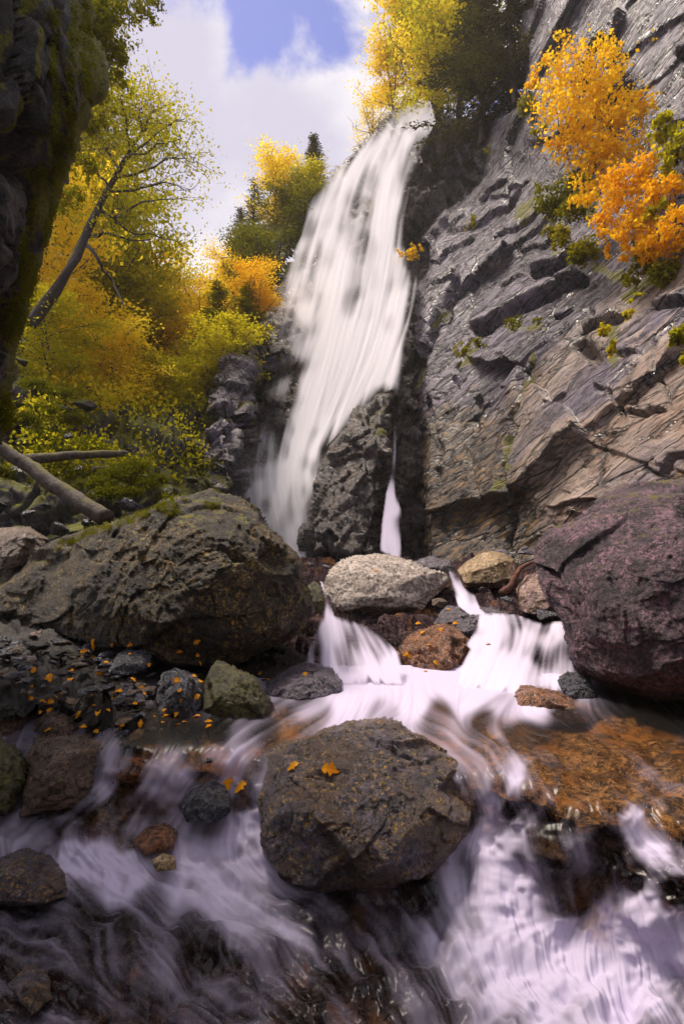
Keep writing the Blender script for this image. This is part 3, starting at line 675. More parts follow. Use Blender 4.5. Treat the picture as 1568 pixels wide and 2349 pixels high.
# the big boulders
boulder('boulder', 'huge mossy dark boulder with a ridged top on the left bank', [
    (-30, 1350, 5.6), (10, 1324, 5.6), (50, 1294, 5.65), (100, 1259, 5.7), (175, 1221, 5.95), (240, 1194, 5.9), (280, 1184, 5.8), (350, 1159, 5.6), (370, 1139, 5.7), (415, 1134, 5.7), (445, 1131, 5.7), (490, 1121, 5.65), (520, 1136, 5.6),
    (555, 1141, 5.6), (595, 1164, 5.6), (620, 1209, 5.55), (660, 1254, 5.5), (690, 1289, 5.5), (697, 1329, 5.45), (718, 1399, 5.4), (700, 1440, 5.3), (670, 1470, 5.15), (600, 1500, 5.0), (520, 1520, 4.9), (400, 1525, 4.85), (330, 1500, 4.9), (180, 1470, 5.2), (60, 1450, 5.2), (-30, 1430, 5.4)],
    M['boulder_moss'], inner=[(350, 1185, 5.25), (358, 1350, 4.88), (450, 1165, 5.2), (500, 1170, 5.15), (490, 1300, 4.72), (560, 1420, 4.66), (540, 1220, 4.95), (620, 1290, 5.05), (200, 1300, 5.6), (200, 1400, 5.4), (650, 1400, 4.95), (100, 1370, 5.35), (280, 1260, 5.45), (420, 1450, 4.72)],
    thick=1.6, rnd=.10, facet=.075, seed=3, step=2.4, jag=4)
boulder('boulder', 'huge violet boulder with lichen bulging in from the right', [
    (1218, 1254, 5.0), (1234, 1234, 5.1), (1284, 1211, 5.2), (1334, 1174, 5.3), (1384, 1134, 5.35), (1424, 1111, 5.35), (1459, 1101, 5.35), (1509, 1096, 5.25), (1568, 1093, 5.15), (1700, 1100, 4.9), (1850, 1200, 4.5), (1880, 1600, 4.2),
    (1700, 1640, 4.2), (1500, 1612, 4.4), (1432, 1584, 4.5), (1398, 1577, 4.6), (1349, 1555, 4.7), (1320, 1526, 4.7), (1305, 1476, 4.75), (1290, 1440, 4.8), (1274, 1404, 4.85), (1240, 1354, 4.9), (1226, 1309, 4.95)],
    M['boulder_violet'], inner=[(1300, 1260, 4.72), (1450, 1180, 4.75), (1568, 1190, 4.4), (1400, 1330, 4.3), (1568, 1380, 4.0), (1750, 1400, 3.7), (1400, 1480, 4.4), (1568, 1560, 4.2), (1330, 1400, 4.5)],
    thick=1.5, rnd=.13, facet=.05, seed=11, step=2.5, jag=5)
boulder('boulder', 'dark wet boulder spotted with golden lichen standing in mid stream', [
    (573, 1755, 3.3), (590, 1725, 3.4), (640, 1705, 3.5), (690, 1690, 3.6), (720, 1668, 3.7), (780, 1652, 3.8), (840, 1641, 3.85), (880, 1640, 3.85), (920, 1650, 3.8), (960, 1680, 3.6), (1000, 1712, 3.45), (1050, 1752, 3.3), (1075, 1785, 3.2),
    (1085, 1830, 3.12), (1090, 1870, 3.08), (1075, 1920, 3.0), (1020, 1975, 2.93), (960, 2015, 2.88), (900, 2040, 2.84), (800, 2050, 2.82), (700, 2040, 2.82), (640, 2010, 2.87), (610, 1960, 2.92), (603, 1900, 2.98), (583, 1830, 3.08)],
    M['boulder_wet'], inner=[(600, 1765, 3.12), (690, 1800, 2.97), (780, 1830, 2.88), (840, 1826, 2.9), (930, 1815, 3.02), (1030, 1815, 3.06), (840, 1740, 3.32), (800, 1695, 3.55), (900, 1690, 3.6), (720, 1730, 3.35), (970, 1750, 3.32), (760, 1940, 2.76), (900, 1950, 2.8), (680, 1900, 2.85), (1010, 1890, 2.95)],
    thick=.8, rnd=.06, facet=.075, seed=23, step=2.2, jag=5)
boulder('boulder', 'flat pale granite boulder with a dark underside at the foot of the falls', [
    (735, 1339, 8.2), (754, 1304, 8.6), (779, 1285, 8.9), (813, 1270, 9.2), (858, 1267, 9.3), (892, 1275, 9.2), (926, 1285, 9.0), (956, 1292, 8.9), (990, 1304, 8.7), (1025, 1317, 8.4), (1030, 1334, 8.2), (1015, 1354, 8.1),
    (990, 1375, 8.3), (975, 1405, 8.5), (936, 1430, 8.6), (760, 1430, 8.6), (752, 1373, 8.3), (740, 1353, 8.2)],
    M['boulder_pale'], inner=[(775, 1338, 7.75), (850, 1347, 7.5), (930, 1342, 7.6), (1000, 1332, 7.9), (870, 1310, 8.3), (850, 1365, 7.85), (950, 1362, 7.95), (850, 1400, 8.5), (920, 1400, 8.5)],
    thick=1.2, rnd=.05, facet=.035, seed=31, jag=3)
boulder('boulder', 'rounded tan boulder with a pink top right of the small chute', [
    (1047, 1309, 9.2), (1064, 1292, 9.4), (1093, 1272, 9.6), (1128, 1264, 9.7), (1162, 1270, 9.6), (1182, 1282, 9.5), (1186, 1309, 9.3), (1172, 1336, 9.1), (1148, 1348, 9.0), (1123, 1352, 9.0), (1089, 1351, 9.0), (1065, 1340, 9.1)],
    M['boulder_tan'], inner=[(1110, 1300, 8.85), (1130, 1325, 8.75), (1080, 1320, 8.9), (1160, 1310, 8.95)], thick=.9, facet=.05, seed=37)
boulder('boulder', 'pink and brown spotted boulder beside the violet boulder and the driftwood', [
    (1180, 1350, 7.6), (1205, 1318, 7.8), (1240, 1305, 8), (1300, 1330, 7.6), (1310, 1400, 7.2), (1250, 1420, 7.0), (1190, 1400, 7.1), (1230, 1350, 7.0)],
    M['rock_pink'], sub=5, pw=10, amp=.04, seed=41, facet=.07)
for i, (lab, pts, m, k) in enumerate([
    ('wet black slate rock next to the olive mossy rock on the left bank', [(352, 1590, 4.3), (375, 1545, 4.4), (400, 1530, 4.45), (452, 1545, 4.4), (468, 1590, 4.25), (450, 1660, 4.05), (400, 1672, 4.0), (360, 1650, 4.05), (410, 1590, 4.05)], 'rock_wet_dark', dict(facet=.16, pw=26)),
    ('olive mossy block of rock at the water edge of the left bank', [(467, 1560, 4.3), (498, 1510, 4.5), (590, 1550, 4.4), (625, 1610, 4.3), (620, 1660, 4.15), (540, 1665, 4.0), (470, 1650, 4.05), (480, 1530, 4.2), (575, 1570, 4.1), (590, 1640, 4.0)], 'rock_green', dict(facet=.08, pw=26)),
    ('low wet grey rock with rusty flanks left of the foaming pool', [(590, 1580, 4.9), (640, 1545, 5.2), (700, 1515, 5.4), (760, 1530, 5.3), (787, 1560, 5.0), (785, 1600, 4.7), (700, 1630, 4.5), (600, 1625, 4.5), (700, 1560, 4.7)], 'rock_grey', dict(facet=.12, pw=18, thick=.4)),
    ('dark grey angular slab of rock below the huge mossy boulder', [(240, 1550, 4.7), (270, 1500, 4.9), (310, 1475, 5.0), (350, 1495, 4.9), (345, 1530, 4.7), (300, 1550, 4.6)], 'rock_wet_dark', dict(facet=.12, pw=26)),
    ('small rounded mossy stone left of the thin water spout', [(698, 1350, 6.9), (720, 1330, 7.1), (742, 1350, 7.0), (745, 1400, 6.7), (715, 1415, 6.6), (698, 1390, 6.7)], 'rock_green', dict(facet=.05, pw=10)),
    ('brown wet boulder on the left bank beside the stream, split by a crack', [(60, 1760, 3.6), (80, 1690, 3.9), (180, 1672, 4.0), (255, 1680, 3.9), (268, 1720, 3.75), (250, 1800, 3.4), (190, 1850, 3.3), (100, 1860, 3.25), (40, 1880, 3.2), (150, 1740, 3.45)], 'rock_brown', dict(facet=.13, pw=16, thick=.5)),
    ('greyish brown rounded boulder just above the split brown one', [(75, 1680, 4.1), (85, 1610, 4.4), (130, 1585, 4.5), (200, 1600, 4.45), (240, 1640, 4.25), (215, 1690, 4.0), (120, 1710, 3.9), (140, 1640, 4.0)], 'rock_brown', dict(facet=.10, pw=14)),
    ('brown boulder at the left frame edge above the rounded one', [(-20, 1640, 4.4), (10, 1595, 4.6), (60, 1580, 4.6), (95, 1590, 4.5), (85, 1650, 4.2), (40, 1700, 4.0), (-20, 1700, 4.0), (30, 1640, 4.1)], 'rock_brown', dict(facet=.10, pw=14)),
    ('olive brown boulder cut by the left edge of the view', [(-120, 1760, 3.6), (-60, 1690, 3.8), (0, 1690, 3.8), (50, 1720, 3.7), (65, 1790, 3.5), (20, 1870, 3.3), (-100, 1880, 3.2), (-20, 1780, 3.3)], 'rock_green', dict(facet=.10, pw=14)),
    ('low rounded rock with golden rim in the stream at lower left', [(-60, 2000, 3.0), (0, 1965, 3.15), (60, 1945, 3.2), (120, 1965, 3.15), (165, 2020, 2.95), (150, 2060, 2.85), (60, 2080, 2.8), (-60, 2080, 2.8), (40, 2000, 2.85)], 'boulder_wet', dict(facet=.07, pw=10, thick=.3)),
    ('small dark slate rock in the left cascade beside the big spotted boulder', [(410, 1850, 3.4), (440, 1805, 3.5), (490, 1785, 3.55), (525, 1800, 3.5), (532, 1860, 3.3), (500, 1890, 3.2), (430, 1885, 3.2), (480, 1830, 3.25)], 'rock_wet_dark', dict(facet=.12, pw=18)),
    ('rust coloured wet ledge rock between the two small cascades', [(900, 1500, 6.0), (940, 1450, 6.6), (1000, 1430, 6.7), (1060, 1440, 6.5), (1085, 1480, 6.2), (1060, 1540, 5.7), (1000, 1575, 5.45), (930, 1560, 5.5), (990, 1490, 5.9)], 'rock_rust', dict(facet=.16, pw=26, thick=.6)),
    ('violet grey craggy rock above the rusty ledge', [(990, 1430, 6.9), (1020, 1390, 7.3), (1090, 1388, 7.4), (1160, 1400, 7.3), (1200, 1430, 7.0), (1120, 1470, 6.6), (1040, 1470, 6.5), (1070, 1420, 6.8)], 'rock_grey', dict(facet=.14, pw=20, thick=.6)),
    ('rust and violet flat rock at the right edge of the foaming pool', [(1170, 1600, 4.7), (1185, 1570, 4.9), (1260, 1575, 4.95), (1340, 1600, 4.8), (1420, 1640, 4.5), (1380, 1665, 4.2), (1200, 1650, 4.2), (1250, 1600, 4.5)], 'rock_rust', dict(facet=.16, pw=24, thick=.4)),
    ('black wet rock tucked under the right violet boulder', [(1275, 1560, 4.9), (1300, 1540, 5.0), (1350, 1550, 4.9), (1370, 1600, 4.7), (1300, 1610, 4.6)], 'rock_wet_dark', dict(facet=.12, pw=16)),
    ('reddish boulder behind the left end of the huge mossy boulder', [(-40, 1260, 6.9), (0, 1210, 7.3), (70, 1205, 7.4), (115, 1240, 7.2), (100, 1290, 6.8), (0, 1310, 6.6), (50, 1240, 6.7)], 'rock_brown', dict(facet=.10, pw=14)),
    ('dark violet submerged rock slab in the lower right rapids', [(1330, 1930, 3.2), (1380, 1900, 3.3), (1500, 1930, 3.3), (1680, 2010, 3.2), (1700, 2130, 2.7), (1580, 2130, 2.65), (1440, 2090, 2.7), (1350, 2030, 2.8), (1480, 2000, 2.85)], 'rock_pink', dict(facet=.05, pw=10, thick=.5)),
    ('speckled small rock under the water at the bottom left corner', [(20, 2260, 2.35), (60, 2215, 2.5), (110, 2225, 2.5), (125, 2290, 2.3), (70, 2330, 2.2)], 'boulder_wet', dict(facet=.06, pw=10)),
    ('rust orange stone washed over in the left rapids', [(300, 1930, 3.3), (330, 1895, 3.4), (380, 1885, 3.4), (410, 1905, 3.3), (400, 1950, 3.15), (330, 1965, 3.1), (355, 1915, 3.15)], 'rock_rust', dict(facet=.06, pw=10)),
    ('golden stone half sunk right below the rust orange stone', [(345, 1975, 3.1), (375, 1955, 3.15), (405, 1965, 3.1), (405, 1995, 3.0), (360, 2000, 3.0)], 'boulder_tan', dict(facet=.06, pw=10)),
    ('brown ledge stone at the head of the left rapids', [(235, 1760, 3.6), (270, 1735, 3.75), (350, 1740, 3.75), (400, 1760, 3.65), (390, 1790, 3.5), (260, 1800, 3.45), (320, 1765, 3.5)], 'rock_rust', dict(facet=.08, pw=10)),
    ('low brown rock under the right rapids beside the spotted boulder', [(1200, 1870, 3.2), (1250, 1835, 3.3), (1320, 1850, 3.3), (1350, 1920, 3.1), (1300, 1990, 2.95), (1220, 1960, 3.0), (1270, 1900, 3.0)], 'rock_brown', dict(facet=.06, pw=10)),
    ('flat violet brown shelf rock in the amber pool at right', [(1200, 1720, 4.0), (1280, 1700, 4.2), (1400, 1710, 4.1), (1560, 1750, 3.9), (1650, 1800, 3.7), (1560, 1830, 3.5), (1380, 1770, 3.7), (1400, 1740, 3.85)], 'rock_rust', dict(facet=.08, pw=10, thick=.2)),
    ('grey stone between pale flat boulder and cliff foot', [(940, 1290, 10.5), (985, 1275, 10.8), (1030, 1285, 10.6), (1045, 1310, 10.2), (980, 1320, 10)], 'rock_grey', dict(facet=.14, pw=20)),
]):
    boulder('boulder' if i in (5, 6, 7, 8, 15) else 'rock', lab, pts, M[m], cat='boulder' if i in (5, 6, 7, 8, 15) else 'rock', sub=5, seed=50 + 3 * i, **k)

# ------------------------------------------------------------------ stream bed, bank and water
ZP = -1.25
WC = [(620, 1610, ZP), (800, 1560, ZP), (950, 1560, ZP), (1100, 1560, ZP), (1250, 1590, ZP), (1400, 1640, ZP), (1568, 1660, ZP), (1750, 1680, ZP), (650, 1650, ZP), (800, 1650, ZP), (1000, 1650, ZP), (1200, 1650, ZP),
      (560, 1690, ZP), (1150, 1720, ZP), (1350, 1750, -1.26), (1568, 1760, -1.26), (1750, 1800, -1.27), (1080, 1730, -1.26), (350, 1700, ZP), (480, 1720, -1.27), (560, 1710, -1.27), (350, 1770, -1.34), (450, 1790, -1.43),
      (300, 1830, -1.5), (180, 1870, -1.62), (400, 1870, -1.62), (550, 1880, -1.62), (130, 1950, -1.76), (300, 1960, -1.76), (450, 1980, -1.78), (560, 1980, -1.76), (250, 2050, -1.85), (450, 2100, -1.86), (650, 2050, -1.82),
      (100, 2150, -1.90), (400, 2150, -1.82), (300, 2250, -1.86), (700, 2250, -1.92), (900, 2100, -1.90), (900, 2250, -1.94), (0, 2349, -1.95), (500, 2420, -1.95), (850, 2450, -1.97), (0, 2050, -1.86), (-250, 2000, -1.86),
      (-250, 2400, -1.97), (0, 1900, -1.72), (1120, 1790, -1.30), (1220, 1820, -1.31), (1400, 1830, -1.30), (1568, 1900, -1.33), (1750, 1950, -1.4), (1120, 1880, -1.55), (1200, 1900, -1.5), (1180, 2050, -1.76),
      (1260, 1950, -1.52), (1400, 1990, -1.56), (1568, 2100, -1.62), (1350, 2100, -1.84), (1100, 2180, -1.91), (1300, 2250, -1.95), (1568, 2250, -1.95), (1000, 2349, -1.95), (1568, 2400, -1.96), (1200, 2450, -1.97),
      (1800, 2300, -1.96), (1480, 1900, -1.40), (0, 1600, -1.2), (-250, 1600, -1.2), (200, 1560, -1.15), (450, 1560, -1.2)]
def stream():
    step = 2.9
    r = Relief((-230, 1530, 1790, 2480), step, WC, None, reg=2e-3)
    H, Wd = r.x.shape
    # flow arrows: x, y, dx, dy
    A = [(760, 1580, -.3, 1), (900, 1600, .1, .6), (1150, 1580, -.8, .5), (1280, 1590, -.8, .5), (900, 1640, -1, .25), (1100, 1640, -1, .1), (700, 1640, -1, .3), (600, 1680, -1, .5), (1250, 1680, 1, .15), (1450, 1720, 1, .3),
         (1560, 1800, 1, .5), (1100, 1700, 1, .5), (1000, 1660, 1, .3), (560, 1720, -.8, .8), (450, 1740, -.8, .6), (330, 1760, -.5, .8), (400, 1810, -.6, .8), (520, 1790, -.5, 1), (300, 1830, -.9, .6), (200, 1890, -.8, .5),
         (120, 1900, -1, .2), (450, 1860, -.7, .8), (560, 1860, 0, 1), (560, 1920, -.2, 1), (380, 1920, -.5, .6), (250, 1940, -.1, 1), (180, 1960, .8, .6), (260, 2010, 1, .35), (400, 2030, 1, .1), (520, 2050, 1, .4),
         (600, 2010, .7, .7), (700, 2080, .9, .5), (640, 2100, 1, .6), (500, 2100, .8, .6), (350, 2080, .8, .5), (200, 2100, .5, .2), (60, 2120, 1, .1), (60, 2250, .8, .3), (250, 2200, -.3, 1), (420, 2190, .6, .6), (600, 2160, .8, .4),
         (750, 2180, .7, .8), (850, 2120, .5, .5), (950, 2080, .6, .5), (700, 2300, .7, .7), (500, 2300, .9, .3), (300, 2330, .9, .2), (900, 2250, .5, 1), (1000, 2300, .7, .9),
         (1120, 1800, .7, 1), (1180, 1800, .7, .8), (1220, 1820, .5, 1), (1130, 1880, .1, 1), (1100, 1930, -.4, 1), (1150, 1960, 0, 1), (1180, 2060, .15, 1), (1120, 2060, -.1, 1), (1230, 2140, .35, 1), (1080, 2150, .5, .9),
         (1280, 1900, .1, 1), (1350, 1900, .3, 1), (1280, 2000, .2, 1), (1360, 2010, .4, 1), (1450, 1860, .7, .7), (1500, 1940, .8, .7), (1568, 1950, .8, .8), (1300, 1820, .7, .4), (1400, 1790, .9, .5), (1480, 2000, .6, .6),
         (1400, 2120, -.3, 1), (1330, 2150, -.3, 1), (1500, 2150, .3, 1), (1568, 2200, .6, 1), (1450, 2230, 0, 1), (1150, 2250, .6, .7), (1300, 2280, .9, .6), (1200, 2349, .9, .7), (1500, 2330, .8, .6), (1050, 2349, .6, 1), (1000, 2150, .5, .8)]
    fv = idw([(a[0], a[1]) for a in A], [np.array([a[2], a[3]]) / math.hypot(a[2], a[3]) for a in A], r.x, r.y, 2.6, 30)
    q = np.stack([r.x.ravel() / 90, r.y.ravel() / 90, r.x.ravel() * 0], 1)
    ang = .14 * fbm(q * .6, 2, 5).reshape(r.x.shape); fx = fv[..., 0] * np.cos(ang) - fv[..., 1] * np.sin(ang); fy = fv[..., 0] * np.sin(ang) + fv[..., 1] * np.cos(ang)
    st = streaks(r.x.shape, fx, fy, 5, 26, 44, .45)
    big = lic(blur(np.random.default_rng(8).standard_normal(r.x.shape), 60), fx, fy, 34)
    # foam cover
    Fm = [(700, 1600, .45), (760, 1560, .9), (850, 1570, .95), (950, 1580, .97), (1050, 1570, .98), (1150, 1570, .98), (1220, 1600, .8), (800, 1610, .9), (950, 1620, .95), (1080, 1620, .8), (1160, 1615, .5), (880, 1640, .6), (720, 1640, .55),
          (1000, 1650, .25), (1100, 1650, .08), (1300, 1680, .05), (1500, 1680, .04), (1200, 1700, .04), (1400, 1740, .06), (1550, 1750, .06), (640, 1650, .35), (600, 1690, .3), (500, 1700, .1), (400, 1690, .03), (330, 1710, .03), (440, 1720, .15),
          (300, 1760, .45), (350, 1775, .4), (300, 1790, .2), (410, 1750, .5), (450, 1740, .3), (490, 1740, .5), (540, 1730, .55), (580, 1720, .4), (420, 1780, .75), (380, 1800, .6), (480, 1790, .25), (250, 1810, .45), (330, 1830, .35), (420, 1830, .5),
          (200, 1860, .2), (280, 1870, .2), (360, 1880, .2), (230, 1900, .2), (150, 1910, .35), (120, 1940, .5), (320, 1900, .5), (400, 1900, .35), (430, 1890, .55), (550, 1850, .15), (560, 1885, .95), (600, 1900, .8), (530, 1910, .8), (480, 1900, .4),
          (300, 1930, .2), (380, 1930, .12), (450, 1930, .5), (560, 1950, .3), (510, 1950, .75), (150, 1960, .9), (190, 1975, .98), (240, 2000, .98), (320, 2000, .95), (400, 1980, .9), (440, 1965, .85), (500, 1990, .5), (400, 2020, .9), (300, 2030, .85),
          (480, 2020, .75), (560, 1990, .6), (520, 2060, .6), (440, 2060, .5), (580, 2050, .4), (600, 1990, .75), (650, 2010, .7), (620, 2080, .35), (560, 2080, .5), (540, 2110, .45), (680, 2040, .6), (640, 2130, .4), (700, 2080, .3), (350, 2080, .25), (200, 2070, .15), (100, 2080, .05),
          (50, 2130, .1), (200, 2130, .08), (330, 2120, .15), (330, 2190, .12), (450, 2140, .25), (250, 2200, .15), (120, 2200, .08), (50, 2250, .06), (150, 2300, .10), (300, 2300, .10), (450, 2200, .12), (500, 2300, .15), (600, 2200, .25), (700, 2200, .35),
          (750, 2130, .2), (850, 2080, .25), (900, 2150, .3), (820, 2250, .25), (950, 2050, .1), (940, 2250, .35), (850, 2330, .2), (1000, 2200, .4), (1000, 2300, .35), (700, 2330, .15), (1100, 1780, .35), (1150, 1800, .3), (1190, 1800, .8), (1220, 1790, .15),
          (1230, 1830, .2), (1130, 1840, .65), (1180, 1850, .3), (1080, 1870, .3), (1130, 1890, .93), (1180, 1920, .85), (1100, 1940, .7), (1150, 1960, .95), (1060, 1990, .5), (1130, 2010, .75), (1060, 2040, .6), (1180, 2030, .95), (1120, 2080, .8), (1200, 2080, .97),
          (1250, 2150, .95), (1150, 2120, .85), (1080, 2130, .55), (1210, 1970, .35), (1260, 1930, .2), (1300, 1880, .05), (1260, 2020, .3), (1320, 1980, .2), (1280, 2080, .2), (1320, 2080, .12), (1360, 2020, .12), (1300, 2120, .5), (1350, 2110, .7), (1400, 2090, .9), (1430, 2060, .4), (1480, 2080, .8), (1540, 2110, .7),
          (1450, 2020, .05), (1550, 2050, .05), (1400, 1940, .06), (1350, 1850, .1), (1420, 1830, .2), (1450, 1900, .8), (1500, 1940, .85), (1550, 1980, .6), (1500, 1880, .3), (1560, 1900, .15), (1400, 1780, .08), (1330, 1790, .06), (1500, 1820, .15), (1400, 2150, .98), (1480, 2150, .98), (1560, 2180, .9),
          (1350, 2200, .97), (1200, 2200, .93), (1100, 2200, .85), (1150, 2250, .97), (1280, 2230, .97), (1450, 2250, .97), (1080, 2250, .5), (1150, 2300, .8), (1250, 2320, .85), (1400, 2320, .8), (1500, 2320, .7), (1568, 2300, .5), (1050, 2320, .35), (1150, 2349, .5), (1300, 2380, .6), (1500, 2380, .4)]
    den = idw([(a[0], a[1]) for a in Fm], [a[2] for a in Fm], r.x, r.y, 4.0, 14)
    low = sstep(1850, 2050, r.y) * sstep(1100, 900, r.x); den = den + .11 * low * sstep(750, 550, r.x) - .11 * np.exp(-((r.x - 850) / 170) ** 2 - ((r.y - 2230) / 150) ** 2); den = np.clip(den, 0, 1)
    foam = np.clip(den + (.04 + .30 * np.clip(den * (1 - den) * 4, 0, 1)) * (.34 * st + .60 * big) * .66 * (1 - .2 * sstep(.75, 1, den)), 0, 1)
    foam = blur(sstep(.09, .9, foam) * .97, 1)
    hgt = .0035 * st * (.4 + den) + .05 * fbm(q * 1.2, 3, 77).reshape(r.x.shape) * sstep(1680, 1780, r.y) + .012 * den * big * .4
    r.displace(hgt * sstep(1560, 1640, r.y) + .02)
    struct(r.build('stream_water', M['stream'], {'foam': foam, 'strand': .35 * st + .5 * big}))
    # bed under it
    b = Relief((-260, 1500, 1820, 2500), 5.5, WC, None, reg=2e-3)
    q = b.p.reshape(-1, 3)
    b.displace(blocks(q, .42, (1.2, 1.2, 1), 0, 61, tilt=1.4, crack=.25, cw=.2) * .30 + blocks(q, .16, (1.2, 1.1, 1), 0, 62, tilt=1.3) * .35 - .19)
    b.mask = b.y + 0 * b.x < 2600
    m = (b.y > 1990) | ((b.x > 1050) & (b.y > 1835)) | (b.x < 60)
    up = Relief((-260, 1500, 1820, 2500), 5.5, WC, None, reg=2e-3); up.displace(.07 * fbm(q * 2.2, 4, 63) + blocks(q, .5, (1.6, 1.2, 1), 0, 64, warp=.1, tilt=1.2, crack=.1) * .10 - .12); up.p = np.where(((up.y > 1790) | (up.x < 560))[..., None], b.p, up.p)
    up.mask = ~m; b.mask = blur(m.astype(float), 2) > 0
    struct(up.build('stream_bed', M['bed'])); struct(b.build('stream_bed', M['bed_dark']))
stream()

def bank():
    c = [(-300, 1380, 6.0), (100, 1390, 6.4), (0, 1500, -.95), (300, 1500, -.98), (600, 1540, -1.12), (0, 1750, -1.18), (200, 1700, -1.18), (330, 1690, -1.24), (600, 1650, -1.27), (0, 1900, -1.6), (100, 1880, -1.6), (-300, 1900, -1.3),
         (250, 1780, -1.4), (500, 1690, -1.32), (720, 1560, -1.25), (300, 1600, -1.1), (100, 1600, -1.05)]
    poly = [(-320, 1380), (160, 1380), (640, 1440), (720, 1500), (720, 1600), (600, 1640), (470, 1680), (300, 1700), (240, 1650), (100, 1610), (-320, 1610)]
    r = Relief((-320, 1370, 740, 1960), 4, c, poly, edge=30, back=.03, jag=8)
    p = r.p.reshape(-1, 3)
    r.displace(blocks(p, .25, (1.4, 1, 1), 0, 71, tilt=1.4) * .35 + blocks(p, .09, (1.5, 1, 1), 0, 72) * .5 - .09)
    struct(r.build('bank', M['bank'])); return r
BANK = bank()
def mid_ground():
    """rubble floor between the pool and the cliff foot"""
    c = [(600, 1300, 11), (600, 1560, -1.22), (900, 1560, -1.30), (1300, 1560, -1.25), (900, 1300, 12), (1300, 1300, 10), (700, 1420, 7.4), (900, 1420, 7.6), (1100, 1420, 7.4), (1300, 1430, 6.7), (1500, 1560, -1.25)]
    r = Relief((560, 1275, 1560, 1600), 4, c, None)
    p = r.p.reshape(-1, 3); r.displace(blocks(p, .7, (1.3, 1, .8), 10, 91, tilt=1.4) * .35 + blocks(p, .25, (1.3, 1, 1), 0, 92) * .5 - .12)
    struct(r.build('stream_bed', M['bed_dark']))
mid_ground()

# ------------------------------------------------------------------ falling water
def veil(name, label, cat, box, ctrl, poly, flow, dens, mat, step=2.3, soft=14, seed=1, L1=30, L2=70, off=-.35, gain=.7, mixv=.5, bulge=.0, layers=1, lo=.05, hi=.95, fadey=False, finew=.26, brk=0):
    for k in range(layers):
        r = Relief(box, step, ctrl, poly, jag=0)
        fv = idw([(a[0], a[1]) for a in flow], [np.array([a[2], a[3]], float) / math.hypot(a[2], a[3]) for a in flow], r.x, r.y, 2.6, 45)
        st = streaks(r.x.shape, fv[..., 0], fv[..., 1], seed + k * 5, L1, L2, .30)
        big = lic(blur(np.random.default_rng(seed + 50 + k).standard_normal(r.x.shape), 90), fv[..., 0], fv[..., 1], 90)
        den = idw([(a[0], a[1]) for a in dens], [a[2] for a in dens], r.x, r.y, 4.0, 14)
        if brk: den = den + brk * fbm(np.stack([(r.x + .3 * r.y).ravel() / 26, r.y.ravel() / 190, r.x.ravel() * 0], 1), 3, seed).reshape(r.x.shape)
        e = sstep(0, soft, r.e + 4 * st * (soft / 14))
        foam = np.clip(den + gain * (.12 + .75 * np.clip(4 * den * (1 - den), 0, 1)) * (finew * st + .75 * big) * .5, 0, 1)
        foam = blur(sstep(lo, hi, foam) * e * .98, 1) * (1 if not fadey else sstep(box[3] - 2, box[3] - 30, r.y + 10 * st))
        r.p = r.p - rays(r.x, r.y) * (off * -1 * (1 + k))  if False else r.p + rays(r.x, r.y) * (off * (1 + .6 * k))
        r.n = normals(r.p); r.displace(bulge * (.5 * st + big) * .5)
        o = r.build(name, mat, {'foam': foam, 'strand': .25 * st + .6 * big})
        tag(o, label, cat)
    return o
FALLP = [(905, 255), (935, 238), (965, 232), (992, 245), (1003, 290), (975, 330), (945, 420), (928, 500), (925, 560), (950, 620), (962, 650), (945, 720), (930, 800), (925, 885), (925, 950), (905, 960), (900, 895), (870, 905), (800, 975), (745, 1030), (728, 1130), (712, 1220), (705, 1300), (680, 1300),
         (630, 1280), (575, 1210), (545, 1150), (552, 1080), (575, 1020), (588, 900), (600, 820), (622, 720), (640, 640), (690, 540), (705, 470), (745, 400), (800, 355), (850, 310)]
FALLC = [(620, 1150, 16.2), (700, 1290, 15), (620, 900, 19), (640, 700, 22.4), (700, 520, 25.3), (760, 400, 27.3), (900, 260, 26.5), (980, 245, 25.4), (800, 700, 19.9), (800, 1000, 16.6), (900, 500, 21.9), (930, 900, 16.2), (950, 640, 19.4), (740, 1100, 15.6)]
FLOW = [(960, 240, -.3, 1), (930, 270, -.7, 1), (900, 320, -.35, 1), (850, 340, -.6, 1), (800, 380, -.5, 1), (760, 430, -.45, 1), (880, 450, -.1, 1), (900, 520, 0, 1), (820, 500, -.25, 1), (740, 520, -.3, 1), (700, 600, -.3, 1), (650, 720, -.35, 1), (620, 850, -.2, 1),
        (600, 1000, -.15, 1), (800, 650, -.12, 1), (880, 650, -.15, 1), (930, 700, -.15, 1), (920, 850, -.1, 1), (870, 780, -.35, 1), (800, 800, -.25, 1), (720, 800, -.2, 1), (850, 870, -.7, 1), (780, 920, -.5, 1), (700, 950, -.25, 1), (640, 1050, -.25, 1), (740, 1000, -.5, 1), (600, 1120, 0, 1), (650, 1150, .15, 1), (690, 1200, .1, 1), (620, 1180, .5, 1)]
